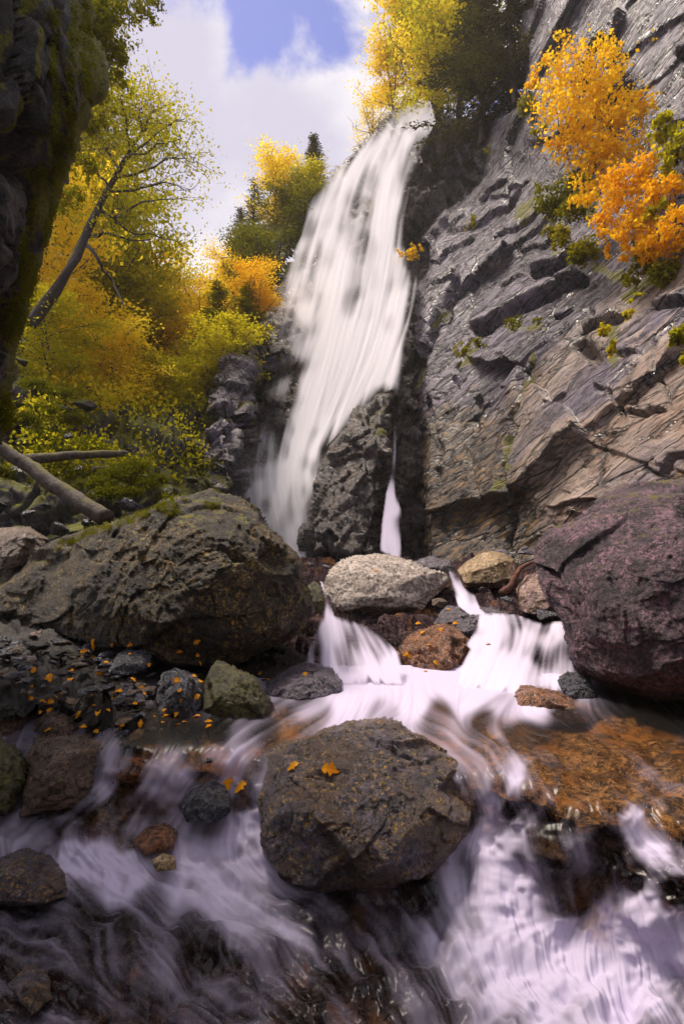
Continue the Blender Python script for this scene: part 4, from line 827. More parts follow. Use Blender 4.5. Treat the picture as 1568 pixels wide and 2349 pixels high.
DENS = [(960, 238, .55), (930, 262, .8), (985, 260, .5), (950, 300, .2), (990, 300, .25), (920, 310, .7), (880, 300, .85), (840, 340, .8), (800, 370, .8), (960, 340, .3), (770, 400, .85), (720, 460, .7), (930, 400, .4), (890, 400, .75), (850, 420, .62), (900, 500, .93), (905, 560, .9), (870, 520, .7), (850, 560, .5), (820, 480, .45),
        (820, 560, .45), (780, 480, .75), (750, 550, .85), (720, 560, .6), (700, 530, .35), (680, 600, .4), (700, 640, .62), (740, 640, .85), (790, 640, .55), (810, 680, .4), (850, 640, .6), (900, 620, .85), (940, 640, .5), (870, 690, .75), (900, 700, .9), (930, 720, .4), (930, 780, .25), (830, 700, .65), (650, 700, .45), (640, 760, .45), (625, 800, .35), (655, 800, .12), (660, 730, .4),
        (610, 860, .3), (640, 850, .12), (700, 720, .88), (680, 800, .9), (720, 800, .96), (780, 760, .9), (840, 780, .9), (880, 800, .95), (900, 850, .9), (920, 870, .45), (860, 880, .95), (800, 850, .95), (750, 880, .97), (700, 880, .97), (665, 880, .7), (590, 950, .12), (620, 950, .1), (655, 960, .6), (680, 960, .95), (730, 960, .97), (790, 940, .95), (830, 915, .8), (640, 1020, .6), (680, 1020, .97), (720, 1020, .9), (745, 1000, .8),
        (600, 1060, .2), (580, 1090, .4), (610, 1070, .75), (660, 1080, .97), (700, 1090, .9), (720, 1080, .5), (590, 1130, .8), (640, 1140, .9), (690, 1150, .8), (710, 1160, .4), (600, 1160, .5), (650, 1200, .7), (690, 1220, .6), (700, 1260, .3), (670, 1230, .85), (600, 1120, .9), (572, 1135, .7), (622, 1180, .9), (655, 1250, .85), (690, 1250, .8), (912, 930, .25)]
veil('waterfall', 'tall white waterfall pouring over the cliff lip in silky strands', 'waterfall', (550, 225, 1010, 1305), FALLC, FALLP, FLOW, DENS, M['falls'], brk=.17, bulge=.05, gain=1.0, soft=26, seed=3, lo=.13, hi=.9)
veil('waterfall', 'small slender lower fall in the dark cleft right of the rock rib', 'waterfall', (860, 950, 930, 1290), [(905, 960, 15.1), (895, 1095, 14.2), (880, 1280, 12.4), (920, 1200, 13.2), (875, 1200, 13.2)],
     [(900, 1040), (903, 960), (912, 960), (909, 1040), (906, 1100), (909, 1130), (920, 1165), (922, 1230), (920, 1288), (898, 1280), (868, 1265), (874, 1200), (884, 1130), (893, 1095)], [(895, 1100, 0, 1), (915, 1200, .1, 1), (880, 1250, .3, 1), (880, 1180, -.2, 1)],
     [(907, 970, .25), (905, 1040, .3), (899, 1085, .45), (896, 1115, .7), (895, 1140, .8), (900, 1170, .9), (880, 1165, .7), (890, 1200, .8), (912, 1200, .4), (895, 1250, .7), (880, 1255, .8), (910, 1275, .8)], M['cascade'], finew=.5, step=2, soft=7, seed=21, off=0, L1=20, L2=30)
veil('cascade', 'fan shaped little cascade falling into the pool on the left of the rusty ledge', 'cascade', (695, 1325, 940, 1585),
     [(738, 1335, 7.3), (755, 1400, 6.5), (830, 1430, 6.3), (720, 1520, 5.55), (900, 1500, 5.7), (800, 1580, 5.2), (930, 1580, 5.2), (720, 1440, 6.0)],
     [(732, 1330), (742, 1335), (755, 1375), (768, 1410), (800, 1420), (840, 1432), (880, 1460), (915, 1495), (935, 1580), (700, 1580), (704, 1500), (722, 1440), (738, 1415), (745, 1380)],
     [(740, 1340, .15, 1), (755, 1400, .1, 1), (720, 1480, -.3, 1), (760, 1480, 0, 1), (830, 1440, .7, .6), (800, 1480, .3, 1), (870, 1480, .7, .8), (910, 1530, .3, 1), (840, 1530, .25, 1)],
     [(738, 1340, .8), (750, 1390, .75), (735, 1440, .8), (715, 1500, .55), (730, 1540, .7), (770, 1450, .85), (780, 1510, .75), (830, 1460, .6), (830, 1520, .8), (880, 1490, .5), (890, 1530, .75), (920, 1560, .7), (800, 1570, .95), (870, 1575, .95)],
     M['cascade'], finew=.42, gain=1.1, step=2.3, soft=11, fadey=True, seed=31, off=0, L1=18, L2=34)
veil('cascade', 'broad white cascade sliding over rock into the right of the pool', 'cascade', (1035, 1400, 1345, 1610),
     [(1100, 1410, 7.0), (1180, 1410, 7.1), (1280, 1425, 6.3), (1260, 1480, 5.9), (1100, 1500, 5.9), (1050, 1560, 5.3), (1200, 1600, 4.85), (1320, 1560, 5.0), (1320, 1480, 5.5), (1150, 1450, 6.3)],
     [(1100, 1402), (1180, 1408), (1250, 1430), (1262, 1425), (1292, 1425), (1320, 1500), (1335, 1560), (1300, 1605), (1190, 1605), (1040, 1590), (1052, 1530), (1075, 1490), (1065, 1480), (1085, 1450)],
     [(1120, 1410, .7, .5), (1180, 1430, .8, .5), (1270, 1430, -.3, .8), (1240, 1460, -.8, .6), (1150, 1470, -.8, .7), (1100, 1500, -.7, .9), (1080, 1460, -.1, 1), (1060, 1550, -.4, 1), (1180, 1520, -.4, 1), (1250, 1520, -.1, 1), (1310, 1520, .3, 1), (1290, 1570, .1, 1)],
     [(1110, 1410, .35), (1180, 1420, .3), (1240, 1440, .35), (1280, 1435, .9), (1250, 1470, .75), (1200, 1470, .8), (1280, 1500, .3), (1230, 1495, .45), (1300, 1540, .35), (1320, 1520, .4), (1150, 1460, .5), (1100, 1450, .2), (1085, 1470, .6), (1120, 1480, .9), (1100, 1520, .97), (1150, 1520, .98), (1200, 1530, .9), (1060, 1560, .95), (1150, 1570, .98), (1240, 1560, .92), (1280, 1575, .8), (1200, 1595, .9), (1310, 1590, .2)],
     M['cascade'], finew=.42, gain=1.1, step=2.3, soft=9, fadey=True, seed=41, off=0, L1=18, L2=34)
veil('cascade', 'narrow chute of white water between the pale and the tan boulders', 'cascade', (1020, 1305, 1125, 1425),
     [(1035, 1312, 8.6), (1050, 1350, 7.9), (1100, 1400, 7.2), (1060, 1390, 7.3), (1080, 1360, 7.6)],
     [(1026, 1310), (1048, 1312), (1065, 1345), (1090, 1365), (1102, 1395), (1122, 1412), (1080, 1415), (1048, 1390), (1036, 1350)],
     [(1035, 1320, .3, 1), (1055, 1370, .3, 1), (1090, 1385, .5, 1), (1100, 1405, 1, .4)], [(1035, 1320, .5), (1045, 1350, .75), (1060, 1380, .9), (1085, 1375, .6), (1090, 1400, .95)], M['cascade'], finew=.5, step=2, soft=6, seed=51, off=0, L1=14, L2=20)

# ------------------------------------------------------------------ plants
def tube(pts, rad, sides=6):
    pts = np.asarray(pts, float); n = len(pts); rad = np.broadcast_to(rad, n) if np.ndim(rad) else np.full(n, rad)
    t = np.gradient(pts, axis=0); t /= np.linalg.norm(t, axis=1, keepdims=True) + 1e-9
    ref = np.array([0.31, .17, .93]); a = np.cross(t, ref); a /= np.linalg.norm(a, axis=1, keepdims=True) + 1e-9; b = np.cross(t, a)
    th = np.linspace(0, 2 * math.pi, sides, endpoint=False)
    v = pts[:, None] + rad[:, None, None] * (np.cos(th)[None, :, None] * a[:, None] + np.sin(th)[None, :, None] * b[:, None])
    i = np.arange(n - 1)[:, None] * sides; j = np.arange(sides)[None]
    f = np.stack([i + j, i + (j + 1) % sides, i + sides + (j + 1) % sides, i + sides + j], -1).reshape(-1, 4)
    return v.reshape(-1, 3), f
def tubes_mesh(name, L, mat):
    vs, fs, o = [], [], 0
    for (pts, rad, s) in L:
        v, f = tube(pts, rad, s); vs.append(v); fs.append(f + o); o += len(v)
    return raw_mesh(name, np.concatenate(vs), np.concatenate(fs), 4, mat)
def leaves_mesh(name, c, size, mat, r, aspect=.6, droop=0., dirs=None, jitter=.35):
    n = len(c); a = r.standard_normal((n, 3)) if dirs is None else dirs + r.standard_normal((n, 3)) * jitter
    a[:, 2] -= droop; a /= np.linalg.norm(a, axis=1, keepdims=True)
    b = np.cross(a, r.standard_normal((n, 3))); b /= np.linalg.norm(b, axis=1, keepdims=True) + 1e-9
    s = (size * r.uniform(.6, 1.35, n))[:, None]; nn = np.cross(a, b)
    v = np.stack([c - a * s * .5, c + b * s * aspect * .5 + nn * s * .1, c + a * s * .5, c - b * s * aspect * .5 + nn * s * .1], 1).reshape(-1, 3)
    return raw_mesh(name, v, np.arange(4 * n), 4, mat, smooth=False)
def curve_pts(p0, d, length, n, r, wob=.15, up=0.0):
    pts = [np.array(p0, float)]; d = np.array(d, float); d /= np.linalg.norm(d)
    for k in range(n):
        d = d + r.standard_normal(3) * wob; d[2] += up; d /= np.linalg.norm(d); pts.append(pts[-1] + d * length / n)
    return np.array(pts)
def broadleaf(seed, nleaf, leaf, mat, spread=.36, start=.22, clump=.055, nl=14, up=.12, bark='bark', lean=(0, 0), thin=False):
    """unit-height tree at the origin; returns trunk, limbs, crown meshes"""
    r = np.random.default_rng(seed)
    tr = curve_pts((0, 0, 0), (lean[0], lean[1], 1), 1.0, 10, r, .05, .03); ti = np.linspace(0, 1, 11)
    T = [(tr, .022 * (1 - ti * .85), 7)]; Lb = []; tips = []
    for k in range(nl):
        t = start + (1 - start) * (k + r.random()) / nl; i = min(int(t * 10), 9); p0 = tr[i] + (tr[i + 1] - tr[i]) * (t * 10 - i)
        az = k * 2.4 + r.normal() * .4; prof = math.sin(math.pi * min(1, (t - start) / (1 - start) * .75 + .22)) ** .8
        ln = spread * (.45 + .75 * prof) * r.uniform(.75, 1.15)
        lp = curve_pts(p0, (math.cos(az), math.sin(az), .35 + .8 * t), ln, 6, r, .13, up * .4)
        Lb.append((lp, .009 * (1 - t * .5) * np.linspace(1, .25, 7), 4))
        for s in range(7):
            q = 1 + r.random() * 5; i2 = int(q); b0 = lp[i2] + (lp[min(i2 + 1, 6)] - lp[i2]) * (q - i2)
            a2 = r.uniform(0, 6.28); sp = curve_pts(b0, (math.cos(a2), math.sin(a2), .35), ln * r.uniform(.25, .5), 4, r, .22, .05)
            Lb.append((sp, .0035 * np.linspace(1, .3, 5), 3)); tips += [sp[1], sp[2], sp[3], sp[4]]
        tips += [lp[4], lp[5], lp[6]]
    tips = np.array(tips); w = r.random(len(tips)) ** (1.5 if thin else .6); w /= w.sum()
    idx = r.choice(len(tips), nleaf, p=w)
    c = tips[idx] + r.standard_normal((nleaf, 3)) * clump * np.array([1, 1, .6])
    return (tubes_mesh('trunk', T, M[bark]), tubes_mesh('limbs', Lb, M[bark]), leaves_mesh('crown', c, leaf, M[mat], r, .65, .3))
def conifer(seed, n, mat='needles', spread=.17, dens=1.0, ragged=.2):
    r = np.random.default_rng(seed); tr = curve_pts((0, 0, 0), (0, 0, 1), 1.0, 10, r, .012, .02)
    T = [(tr, .016 * np.linspace(1, .1, 11), 6)]; Lb = []; cs, ds = [], []
    m = 46
    for k in range(m):
        t = .10 + .89 * (k / m) ** .95; z = tr[0] + (tr[min(int(t * 10) + 1, 10)] - tr[0]) * 1.0; z = np.array([np.interp(t, np.linspace(0, 1, 11), tr[:, 0]), np.interp(t, np.linspace(0, 1, 11), tr[:, 1]), t * tr[-1, 2]])
        for j in range(4):
            az = r.uniform(0, 6.28); ln = spread * (1.05 - t) * r.uniform(1 - ragged, 1 + ragged) + .012
            q = curve_pts(z, (math.cos(az), math.sin(az), .25 - .45 * (1 - t)), ln, 5, r, .07, -.02)
            Lb.append((q, .003 * np.linspace(1, .2, 6), 3))
            nn = max(4, int(n / (m * 4) * (ln / spread) * 1.9 * dens)); u = r.random(nn) ** .8 * 4.99; i = u.astype(int)
            base = q[i] + (q[i + 1] - q[i]) * (u - i)[:, None]; side = r.standard_normal((nn, 3)) * np.array([.014, .014, .007])
            cs.append(base + side); ds.append((q[i + 1] - q[i]) / (ln / 5) + side * 30)
    return (tubes_mesh('trunk', T, M['bark']), tubes_mesh('limbs', Lb, M['bark']), leaves_mesh('crown', np.concatenate(cs), .022, M[mat], r, .35, .35, np.concatenate(ds)))
KINDS = {
    'yellow': broadleaf(1, 9000, .026, 'leaf_yellow'), 'yellow2': broadleaf(2, 9000, .024, 'leaf_yellow', spread=.44),
    'orange': broadleaf(3, 9000, .025, 'leaf_orange', spread=.40), 'lime': broadleaf(4, 10000, .024, 'leaf_lime', spread=.40), 'lime2': broadleaf(5, 9000, .024, 'leaf_lime', spread=.34),
    'green': broadleaf(6, 11000, .022, 'leaf_green', spread=.36, start=.08), 'sparse': broadleaf(7, 1500, .020, 'leaf_lime', spread=.30, thin=True, clump=.03),
    'sparse_orange': broadleaf(8, 2500, .022, 'leaf_yellow', spread=.42, thin=True, clump=.035),
    'spruce': conifer(9, 9000), 'spruce_thin': conifer(10, 5000, spread=.20, ragged=.45, dens=.7), 'cedar': conifer(12, 15000, 'leaf_green', spread=.30, ragged=.35),
    'hemlock': conifer(13, 13000, 'needles', spread=.34, ragged=.35)}
NAMES = {'spruce': 'spruce_tree', 'spruce_thin': 'spruce_tree', 'cedar': 'cedar_tree', 'hemlock': 'hemlock_tree', 'orange': 'maple_tree'}
def tree(kind, px, py0, py1, d, label, group=None, rz=None, wide=1.0, leanx=0.0, leany=0.0):
    a = P(px, py0, d); h = (py0 - py1) / FPX * d * 1.02
    o = bpy.data.objects.new(NAMES.get(kind, 'broadleaf_tree'), None); COL.objects.link(o)
    o.location = a; o.rotation_euler = (leany, leanx, rz if rz is not None else random.uniform(0, 6.28)); o.scale = (h * wide, h * wide, h)
    tag(o, label, 'tree', group)
    for nme, me in zip(('trunk', 'limbs', 'crown'), KINDS[kind]): link(nme, me, o)
    return o
GL, GR, GT = 'trees on the left hillside', 'trees on the ridge left of the waterfall', 'trees on the cliff top right of the waterfall'
for a in [
    ('yellow', 90, 860, 380, 17, 'tall yellow tree rising behind the dark overhang at far left', GL, 1.0),
    ('lime', 215, 900, 500, 21, 'yellow green tree behind the foot of the leaning tree', GL, 1.1),
    ('yellow2', 150, 800, 440, 24, 'golden tree between the overhang and the leaning trunk, high on the slope', GL, 1.2),
    ('lime2', 190, 640, 190, 24, 'tall pale green tree at the top left against the sky', GL, 1.0),
    ('yellow2', 270, 890, 610, 26, 'bright yellow tree under the leaning trunk', GL, 1.3),
    ('lime', 345, 880, 640, 30, 'lime coloured tree at the left side of the sky gap', GL, 1.3),
    ('lime', 300, 930, 680, 22, 'yellow green tree half way down the left slope', GL, 1.4),
    ('orange', 395, 900, 735, 34, 'glowing orange tree in the valley gap below the sky', GL, 1.6),
    ('yellow2', 440, 910, 755, 36, 'far yellow tree at the bottom of the sky gap', GL, 1.6),
    ('orange', 360, 950, 760, 24, 'low orange tree above the mossy gully', GL, 1.6),
    ('yellow', 170, 960, 690, 17, 'small yellow tree on the slope above the scree', GL, 1.4),
    ('lime2', 110, 950, 700, 14, 'low green yellow tree right of the overhang foot', GL, 1.3),
    ('yellow2', 250, 1000, 800, 17, 'yellow bushy tree above the mossy ledges', GL, 1.5),
    ('orange', 430, 960, 760, 24, 'orange tree left of the evergreen group', GL, 1.5),
    ('lime', 340, 1010, 850, 18, 'small lime tree at the bottom of the wooded slope', GL, 1.5),
    ('yellow', 60, 640, 300, 20, 'yellow tree half hidden behind the dark overhang', GL, 1.2),
    ('green', 150, 420, 60, 15, 'dark olive tree crowning the left rim', GL, 1.0),
    ('spruce', 718, 500, 296, 31, 'pointed spruce standing highest on the ridge beside the waterfall', GR, 1.3),
    ('spruce_thin', 578, 640, 400, 29, 'thin ragged conifer left on the ridge against the sky', GR, 1.2),
    ('spruce_thin', 545, 660, 468, 30, 'short ragged conifer at the left end of the ridge', GR, 1.3),
    ('spruce_thin', 640, 560, 372, 33, 'ragged conifer behind the golden tree on the ridge', GR, 1.2),
    ('yellow', 655, 560, 372, 28, 'golden tree in front of the pointed spruce', GR, 1.1),
    ('green', 628, 640, 430, 27, 'dense green tree on the ridge edge', GR, 1.1),
    ('lime', 690, 540, 395, 27, 'lime tree closest to the waterfall edge', GR, 1.1),
    ('green', 590, 720, 530, 25, 'dense green tree below the ragged conifers', GR, 1.2),
    ('yellow2', 545, 740, 600, 28, 'golden tree at the left foot of the ridge', GR, 1.3),
    ('cedar', 505, 860, 640, 22, 'olive evergreen with golden tips in the middle of the slope', GR, 1.4),
    ('cedar', 560, 840, 640, 20.5, 'dark evergreen beside the rock outcrop', GR, 1.3),
    ('yellow2', 470, 860, 680, 26, 'golden tree behind the olive evergreen', GR, 1.4),
    ('orange', 600, 770, 620, 21, 'small orange tree above the rock outcrop', GR, 1.2),
    ('lime2', 520, 930, 760, 18.5, 'low green yellow tree hugging the left of the rock outcrop', GR, 1.5),
    ('lime', 470, 960, 800, 19, 'small lime tree in the gully left of the outcrop', GR, 1.5),
    ('sparse_orange', 850, 345, 258, 29, 'little orange tree on the lip left of the waterfall crest', GT, 2.0),
    ('yellow', 905, 300, 110, 29, 'orange yellow tree right behind the waterfall crest', GT, 1.0),
    ('lime', 960, 290, -20, 27.5, 'yellow green tree above the waterfall crest', GT, .85),
    ('yellow', 1010, 260, -160, 28, 'tall bright yellow tree at the top edge right of the sky', GT, .8),
    ('yellow2', 985, 300, 60, 25.5, 'golden tree with bare lower stems right of the crest', GT, 1.0),
    ('lime', 1050, 330, 10, 24, 'olive tree leaning over the rock recess', GT, 1.1),
    ('hemlock', 1105, 330, -120, 22, 'big drooping evergreen on the cliff top', GT, 1.0),
    ('hemlock', 1180, 240, -220, 20.5, 'broad evergreen at the top edge beside the bare cliff', GT, 1.0),
    ('hemlock', 1390, 330, 60, 14.5, 'dark green evergreen bush behind the orange shrub', GT, 1.2),
]:
    tree(a[0], a[1], a[2], a[3], a[4], a[5], a[6], wide=a[7])

def leaning_tree():
    r = np.random.default_rng(77); d0 = 13.0
    o = bpy.data.objects.new('leaning_tree', None); COL.objects.link(o); base = P(95, 720, d0); o.location = base
    tag(o, 'thin dark tree leaning right over the gorge with sparse green leaves', 'tree')
    tp = [(70, 745), (130, 665), (175, 590), (210, 510), (245, 440), (285, 370), (320, 310), (345, 265)]
    pts = np.array([P(x, y, d0 + .25 * i) for i, (x, y) in enumerate(tp)]) - base
    link('trunk', tubes_mesh('trunk', [(pts, np.linspace(.15, .02, 8) ** 1.0, 8)], M['bark_dark']), o)
    L = [[(205, 545), (250, 550), (300, 560), (370, 575)], [(200, 555), (245, 590), (275, 640), (300, 695)], [(225, 480), (260, 500), (330, 470), (400, 480)], [(245, 440), (320, 430), (380, 420), (440, 440)],
         [(265, 405), (330, 380), (390, 360), (430, 370)], [(285, 370), (330, 330), (380, 290), (410, 270)], [(300, 340), (300, 290), (290, 240), (300, 215)], [(320, 310), (360, 270), (400, 250)], [(275, 385), (240, 330), (215, 290), (200, 250)],
         [(250, 430), (200, 380), (180, 350)], [(230, 470), (290, 520), (350, 530), (410, 555)], [(290, 360), (350, 350), (420, 330)], [(330, 300), (330, 250), (345, 215)]]
    tips = []
    for i, l in enumerate(L):
        dd = d0 + 1.2 + r.uniform(-.2, .2); q = np.array([P(x, y, dd + (k * r.uniform(-.9, .9)) * (.5)) for k, (x, y) in enumerate(l)]) - base
        t = np.linspace(0, len(q) - 1, 12); q = np.stack([np.interp(t, np.arange(len(q)), q[:, j]) for j in range(3)], 1) + np.cumsum(r.standard_normal((12, 3)) * .035, 0)
        seg = [(q, (.055 if i < 3 else .035) * np.linspace(1, .25, 12), 5)]
        if i == 1: link('limb', tubes_mesh('limb', seg, M['bark']), o); continue
        for s in range(16):
            b = q[r.integers(2, 12)]; v = r.standard_normal(3); v[2] = abs(v[2]) * .3 + .05; sp = curve_pts(b, v, r.uniform(.5, 1.2), 5, r, .25, .0)
            seg.append((sp, .010 * np.linspace(1, .3, 6), 3)); tips += list(sp[2:])
        link('limb', tubes_mesh('limb', seg, M['bark']), o)
    tips = np.array(tips); n = 7500; c = tips[r.integers(0, len(tips), n)] + r.standard_normal((n, 3)) * np.array([.20, .25, .09])
    link('crown', leaves_mesh('crown', c, .075, M['leaf_lime'], r, .6, .3), o)
leaning_tree()

def blob_foliage(name, label, cat, blobs, n, leaf, mat, group=None, stems=True, seed=1, kind=None, droop=.5, stem_mat='bark'):
    """foliage hanging from a cliff: blobs are (px, py, depth, radius px, weight)"""
    r = np.random.default_rng(seed); B = np.array(blobs, float); w = B[:, 4] * B[:, 3] ** 2; w /= w.sum()
    o = bpy.data.objects.new(name, None); COL.objects.link(o); base = P(B[-1, 0], B[-1, 1], B[-1, 2]); o.location = base; tag(o, label, cat, group, kind)
    nc = max(12, n // 28); ci = r.choice(len(B), nc, p=w); rad = B[ci, 3] * B[ci, 2] / FPX
    u = r.standard_normal((nc, 3)); u /= np.linalg.norm(u, axis=1, keepdims=True); u *= (r.random(nc) ** .45)[:, None]
    cc = P(B[ci, 0], B[ci, 1], B[ci, 2]) + u * rad[:, None] * np.array([1, .6, 1])
    k = r.integers(0, nc, n); tw = r.standard_normal((nc, 3)) * np.array([1, .7, .5]) + np.array([0, 0, -.4]); c = cc[k] + tw[k] * (rad[k] * .24 * r.uniform(-1, 1, n))[:, None] + r.standard_normal((n, 3)) * (rad[k] * .13)[:, None]
    link('foliage', leaves_mesh('foliage', c - base, leaf, M[mat], r, .75, droop), o)
    if stems:
        for i in range(min(nc, 14)):
            p1 = cc[i] - base; p0 = (p1 * .25 + (P(*B[ci[i], :3]) - base) * .75) + np.array([0, .5, -.5]) * rad[i]
            m = (p0 + p1) / 2 + r.standard_normal(3) * rad[i] * .15
            link('branch', tubes_mesh('branch', [(np.array([p0, m, p1]), np.array([.018, .012, .005]), 4)], M[stem_mat]), o)
    return o
blob_foliage('maple_shrub', 'big glowing orange shrub hanging on the right cliff', 'shrub',
    [(1290, 130, 12.6, 60, .5), (1350, 170, 12.4, 85, 1), (1300, 220, 12.6, 80, 1), (1400, 130, 12.6, 50, .5), (1330, 290, 12.2, 90, 1), (1410, 260, 12.0, 80, .9), (1470, 240, 11.8, 40, .5), (1290, 350, 12.3, 45, .6), (1370, 370, 11.8, 70, .9), (1350, 440, 11.6, 50, .8), (1430, 350, 11.6, 60, .8), (1240, 170, 13, 40, .4), (1220, 200, 13, 25, .3)],
    6400, .088, 'leaf_orange', seed=5)
blob_foliage('maple_shrub', 'darker orange shrub trailing below the big orange one', 'shrub',
    [(1430, 430, 10.9, 60, 1), (1480, 400, 10.8, 50, .8), (1400, 500, 10.8, 50, .8), (1460, 500, 10.6, 55, .9), (1520, 450, 10.4, 50, .8), (1430, 560, 10.5, 40, .7), (1500, 560, 10.3, 50, .7), (1550, 520, 10, 50, .7), (1560, 420, 10.3, 40, .5), (1390, 570, 10.8, 20, .5)],
    4200, .082, 'leaf_amber', seed=6)
blob_foliage('shrub', 'yellow green leafy shrub at the right edge beside the orange one', 'shrub', [(1530, 300, 10.8, 35, 1), (1560, 340, 10.6, 45, 1), (1540, 390, 10.4, 30, 1), (1500, 480, 10.3, 30, .7)], 1300, .10, 'leaf_lime', seed=7)
blob_foliage('shrub', 'small bright green yellow plant low at the right edge of the cliff', 'shrub', [(1560, 770, 8.5, 30, 1), (1568, 820, 8.4, 25, 1)], 350, .09, 'leaf_lime', seed=8)
for i, (lab, bl, n, m) in enumerate([
    ('dark green bush under the orange shrub on the ledge', [(1270, 460, 14, 45, 1), (1320, 480, 13.4, 40, 1), (1230, 440, 14.6, 25, .7), (1330, 420, 13.2, 35, .8)], 2200, 'leaf_green'),
    ('green bush trailing over the deep undercut of the cliff', [(1290, 550, 13, 30, 1), (1340, 580, 12.2, 35, 1), (1260, 530, 13.6, 25, .8)], 1500, 'leaf_green'),
    ('olive bush hanging below the trailing orange shrub', [(1480, 600, 10.8, 40, 1), (1530, 620, 10.2, 40, 1), (1440, 640, 11, 25, .8)], 1500, 'leaf_green'),
    ('green bush by the upper right sky edge of the bare cliff', [(1210, 240, 18, 25, 1), (1240, 300, 15.5, 20, .5), (1120, 340, 20, 14, .7)], 700, 'leaf_green'),
    ('tuft of green leaves in the crack of the bright slab', [(1080, 510, 17.5, 18, 1), (1085, 495, 17.7, 12, 1)], 260, 'leaf_green'),
    ('yellow green creeper in the vertical crack right of the cave hole', [(1390, 760, 9.9, 18, 1), (1400, 800, 9.8, 16, 1), (1440, 720, 9.9, 16, .7), (1450, 680, 9.9, 16, .7)], 600, 'leaf_lime'),
    ('moss and fern patch on the lower ledge of the cliff', [(1060, 800, 14, 22, 1), (1100, 785, 13.7, 18, .8), (1180, 745, 13.2, 22, .8), (1230, 735, 12.8, 14, .6)], 800, 'leaf_green'),
    ('rusty fern tuft at the right edge of the fall half way up', [(945, 578, 19.5, 18, 1), (920, 580, 19.8, 12, 1), (965, 570, 19.3, 10, .6)], 500, 'leaf_orange'),
]): blob_foliage('bush', lab, 'bush', bl, n if i < 4 else int(n * 1.3), .075 if i < 4 else .05, m, seed=20 + i)
# overhanging crown at top left
blob_foliage('overhanging_tree', 'dark leafy branches of a tree hanging in from the top left', 'tree',
    [(230, 20, 9, 55, 1), (290, 20, 9.4, 50, .6), (340, 10, 9.6, 40, .3), (240, 110, 9, 50, 1), (290, 120, 9.4, 40, .4), (220, 200, 9, 40, .8), (260, 190, 9.2, 40, .4), (360, 60, 9.8, 25, .15), (210, 280, 9.4, 35, .6), (190, 380, 9.8, 35, .8), (150, 460, 10, 40, .8), (250, 260, 9.4, 40, .25), (215, 60, 8.8, 45, 1)], 9500, .055, 'leaf_green', seed=31)

def hill_cover():
    """leafy undergrowth and moss on the hillside"""
    r = np.random.default_rng(3); H, Wd = HILL.x.shape
    for nm, mt, n, sz, cond, lab in (('undergrowth', 'leaf_yellow', 26000, .16, lambda x, y: (y < 960) & (x > 60) & (x < 620), 'yellow undergrowth covering the wooded slope'), ('undergrowth', 'leaf_lime', 30000, .14, lambda x, y: (y < 1080) & (x > 40) & (x < 600), 'olive undergrowth covering the wooded slope'),
                                ('undergrowth', 'leaf_green', 14000, .12, lambda x, y: (y < 1120) & (x > 380) & (x < 620) & (y > 700), 'dark green ground cover in the gully')):
        i = r.integers(0, H, n * 4); j = r.integers(0, Wd, n * 4); x, y = HILL.x[i, j], HILL.y[i, j]
        q = HILL.p[i, j]; keep = cond(x, y) & HILL.mask[i, j] & (vnoise(q * .9, 5) + r.standard_normal(len(i)) * .25 > -.05); q = q[keep][:n]
        q = q + HILL.n[i, j][keep][:n] * r.uniform(0, .6, (len(q), 1)) + r.standard_normal((len(q), 3)) * .12
        sc = np.linalg.norm(q - CAM, axis=1) / 20
        o = link(nm, leaves_mesh(nm, q, sz * sc, M[mt], r, .7, .2)); tag(o, lab, 'undergrowth', kind='stuff')
hill_cover()
def moss_clump(name, label, pts, n, leaf=.03, seed=1, mat='moss', cat='moss'):
    r = np.random.default_rng(seed); B = np.array(pts, float); k = r.integers(0, len(B), n)
    c = P(B[k, 0], B[k, 1], B[k, 2]) + r.standard_normal((n, 3)) * (B[k, 3] * B[k, 2] / FPX * .5)[:, None] * np.array([1, .8, .45])
    o = link(name, leaves_mesh(name, c, leaf, M[mat], r, .6, .0)); tag(o, label, cat, kind='stuff'); return o

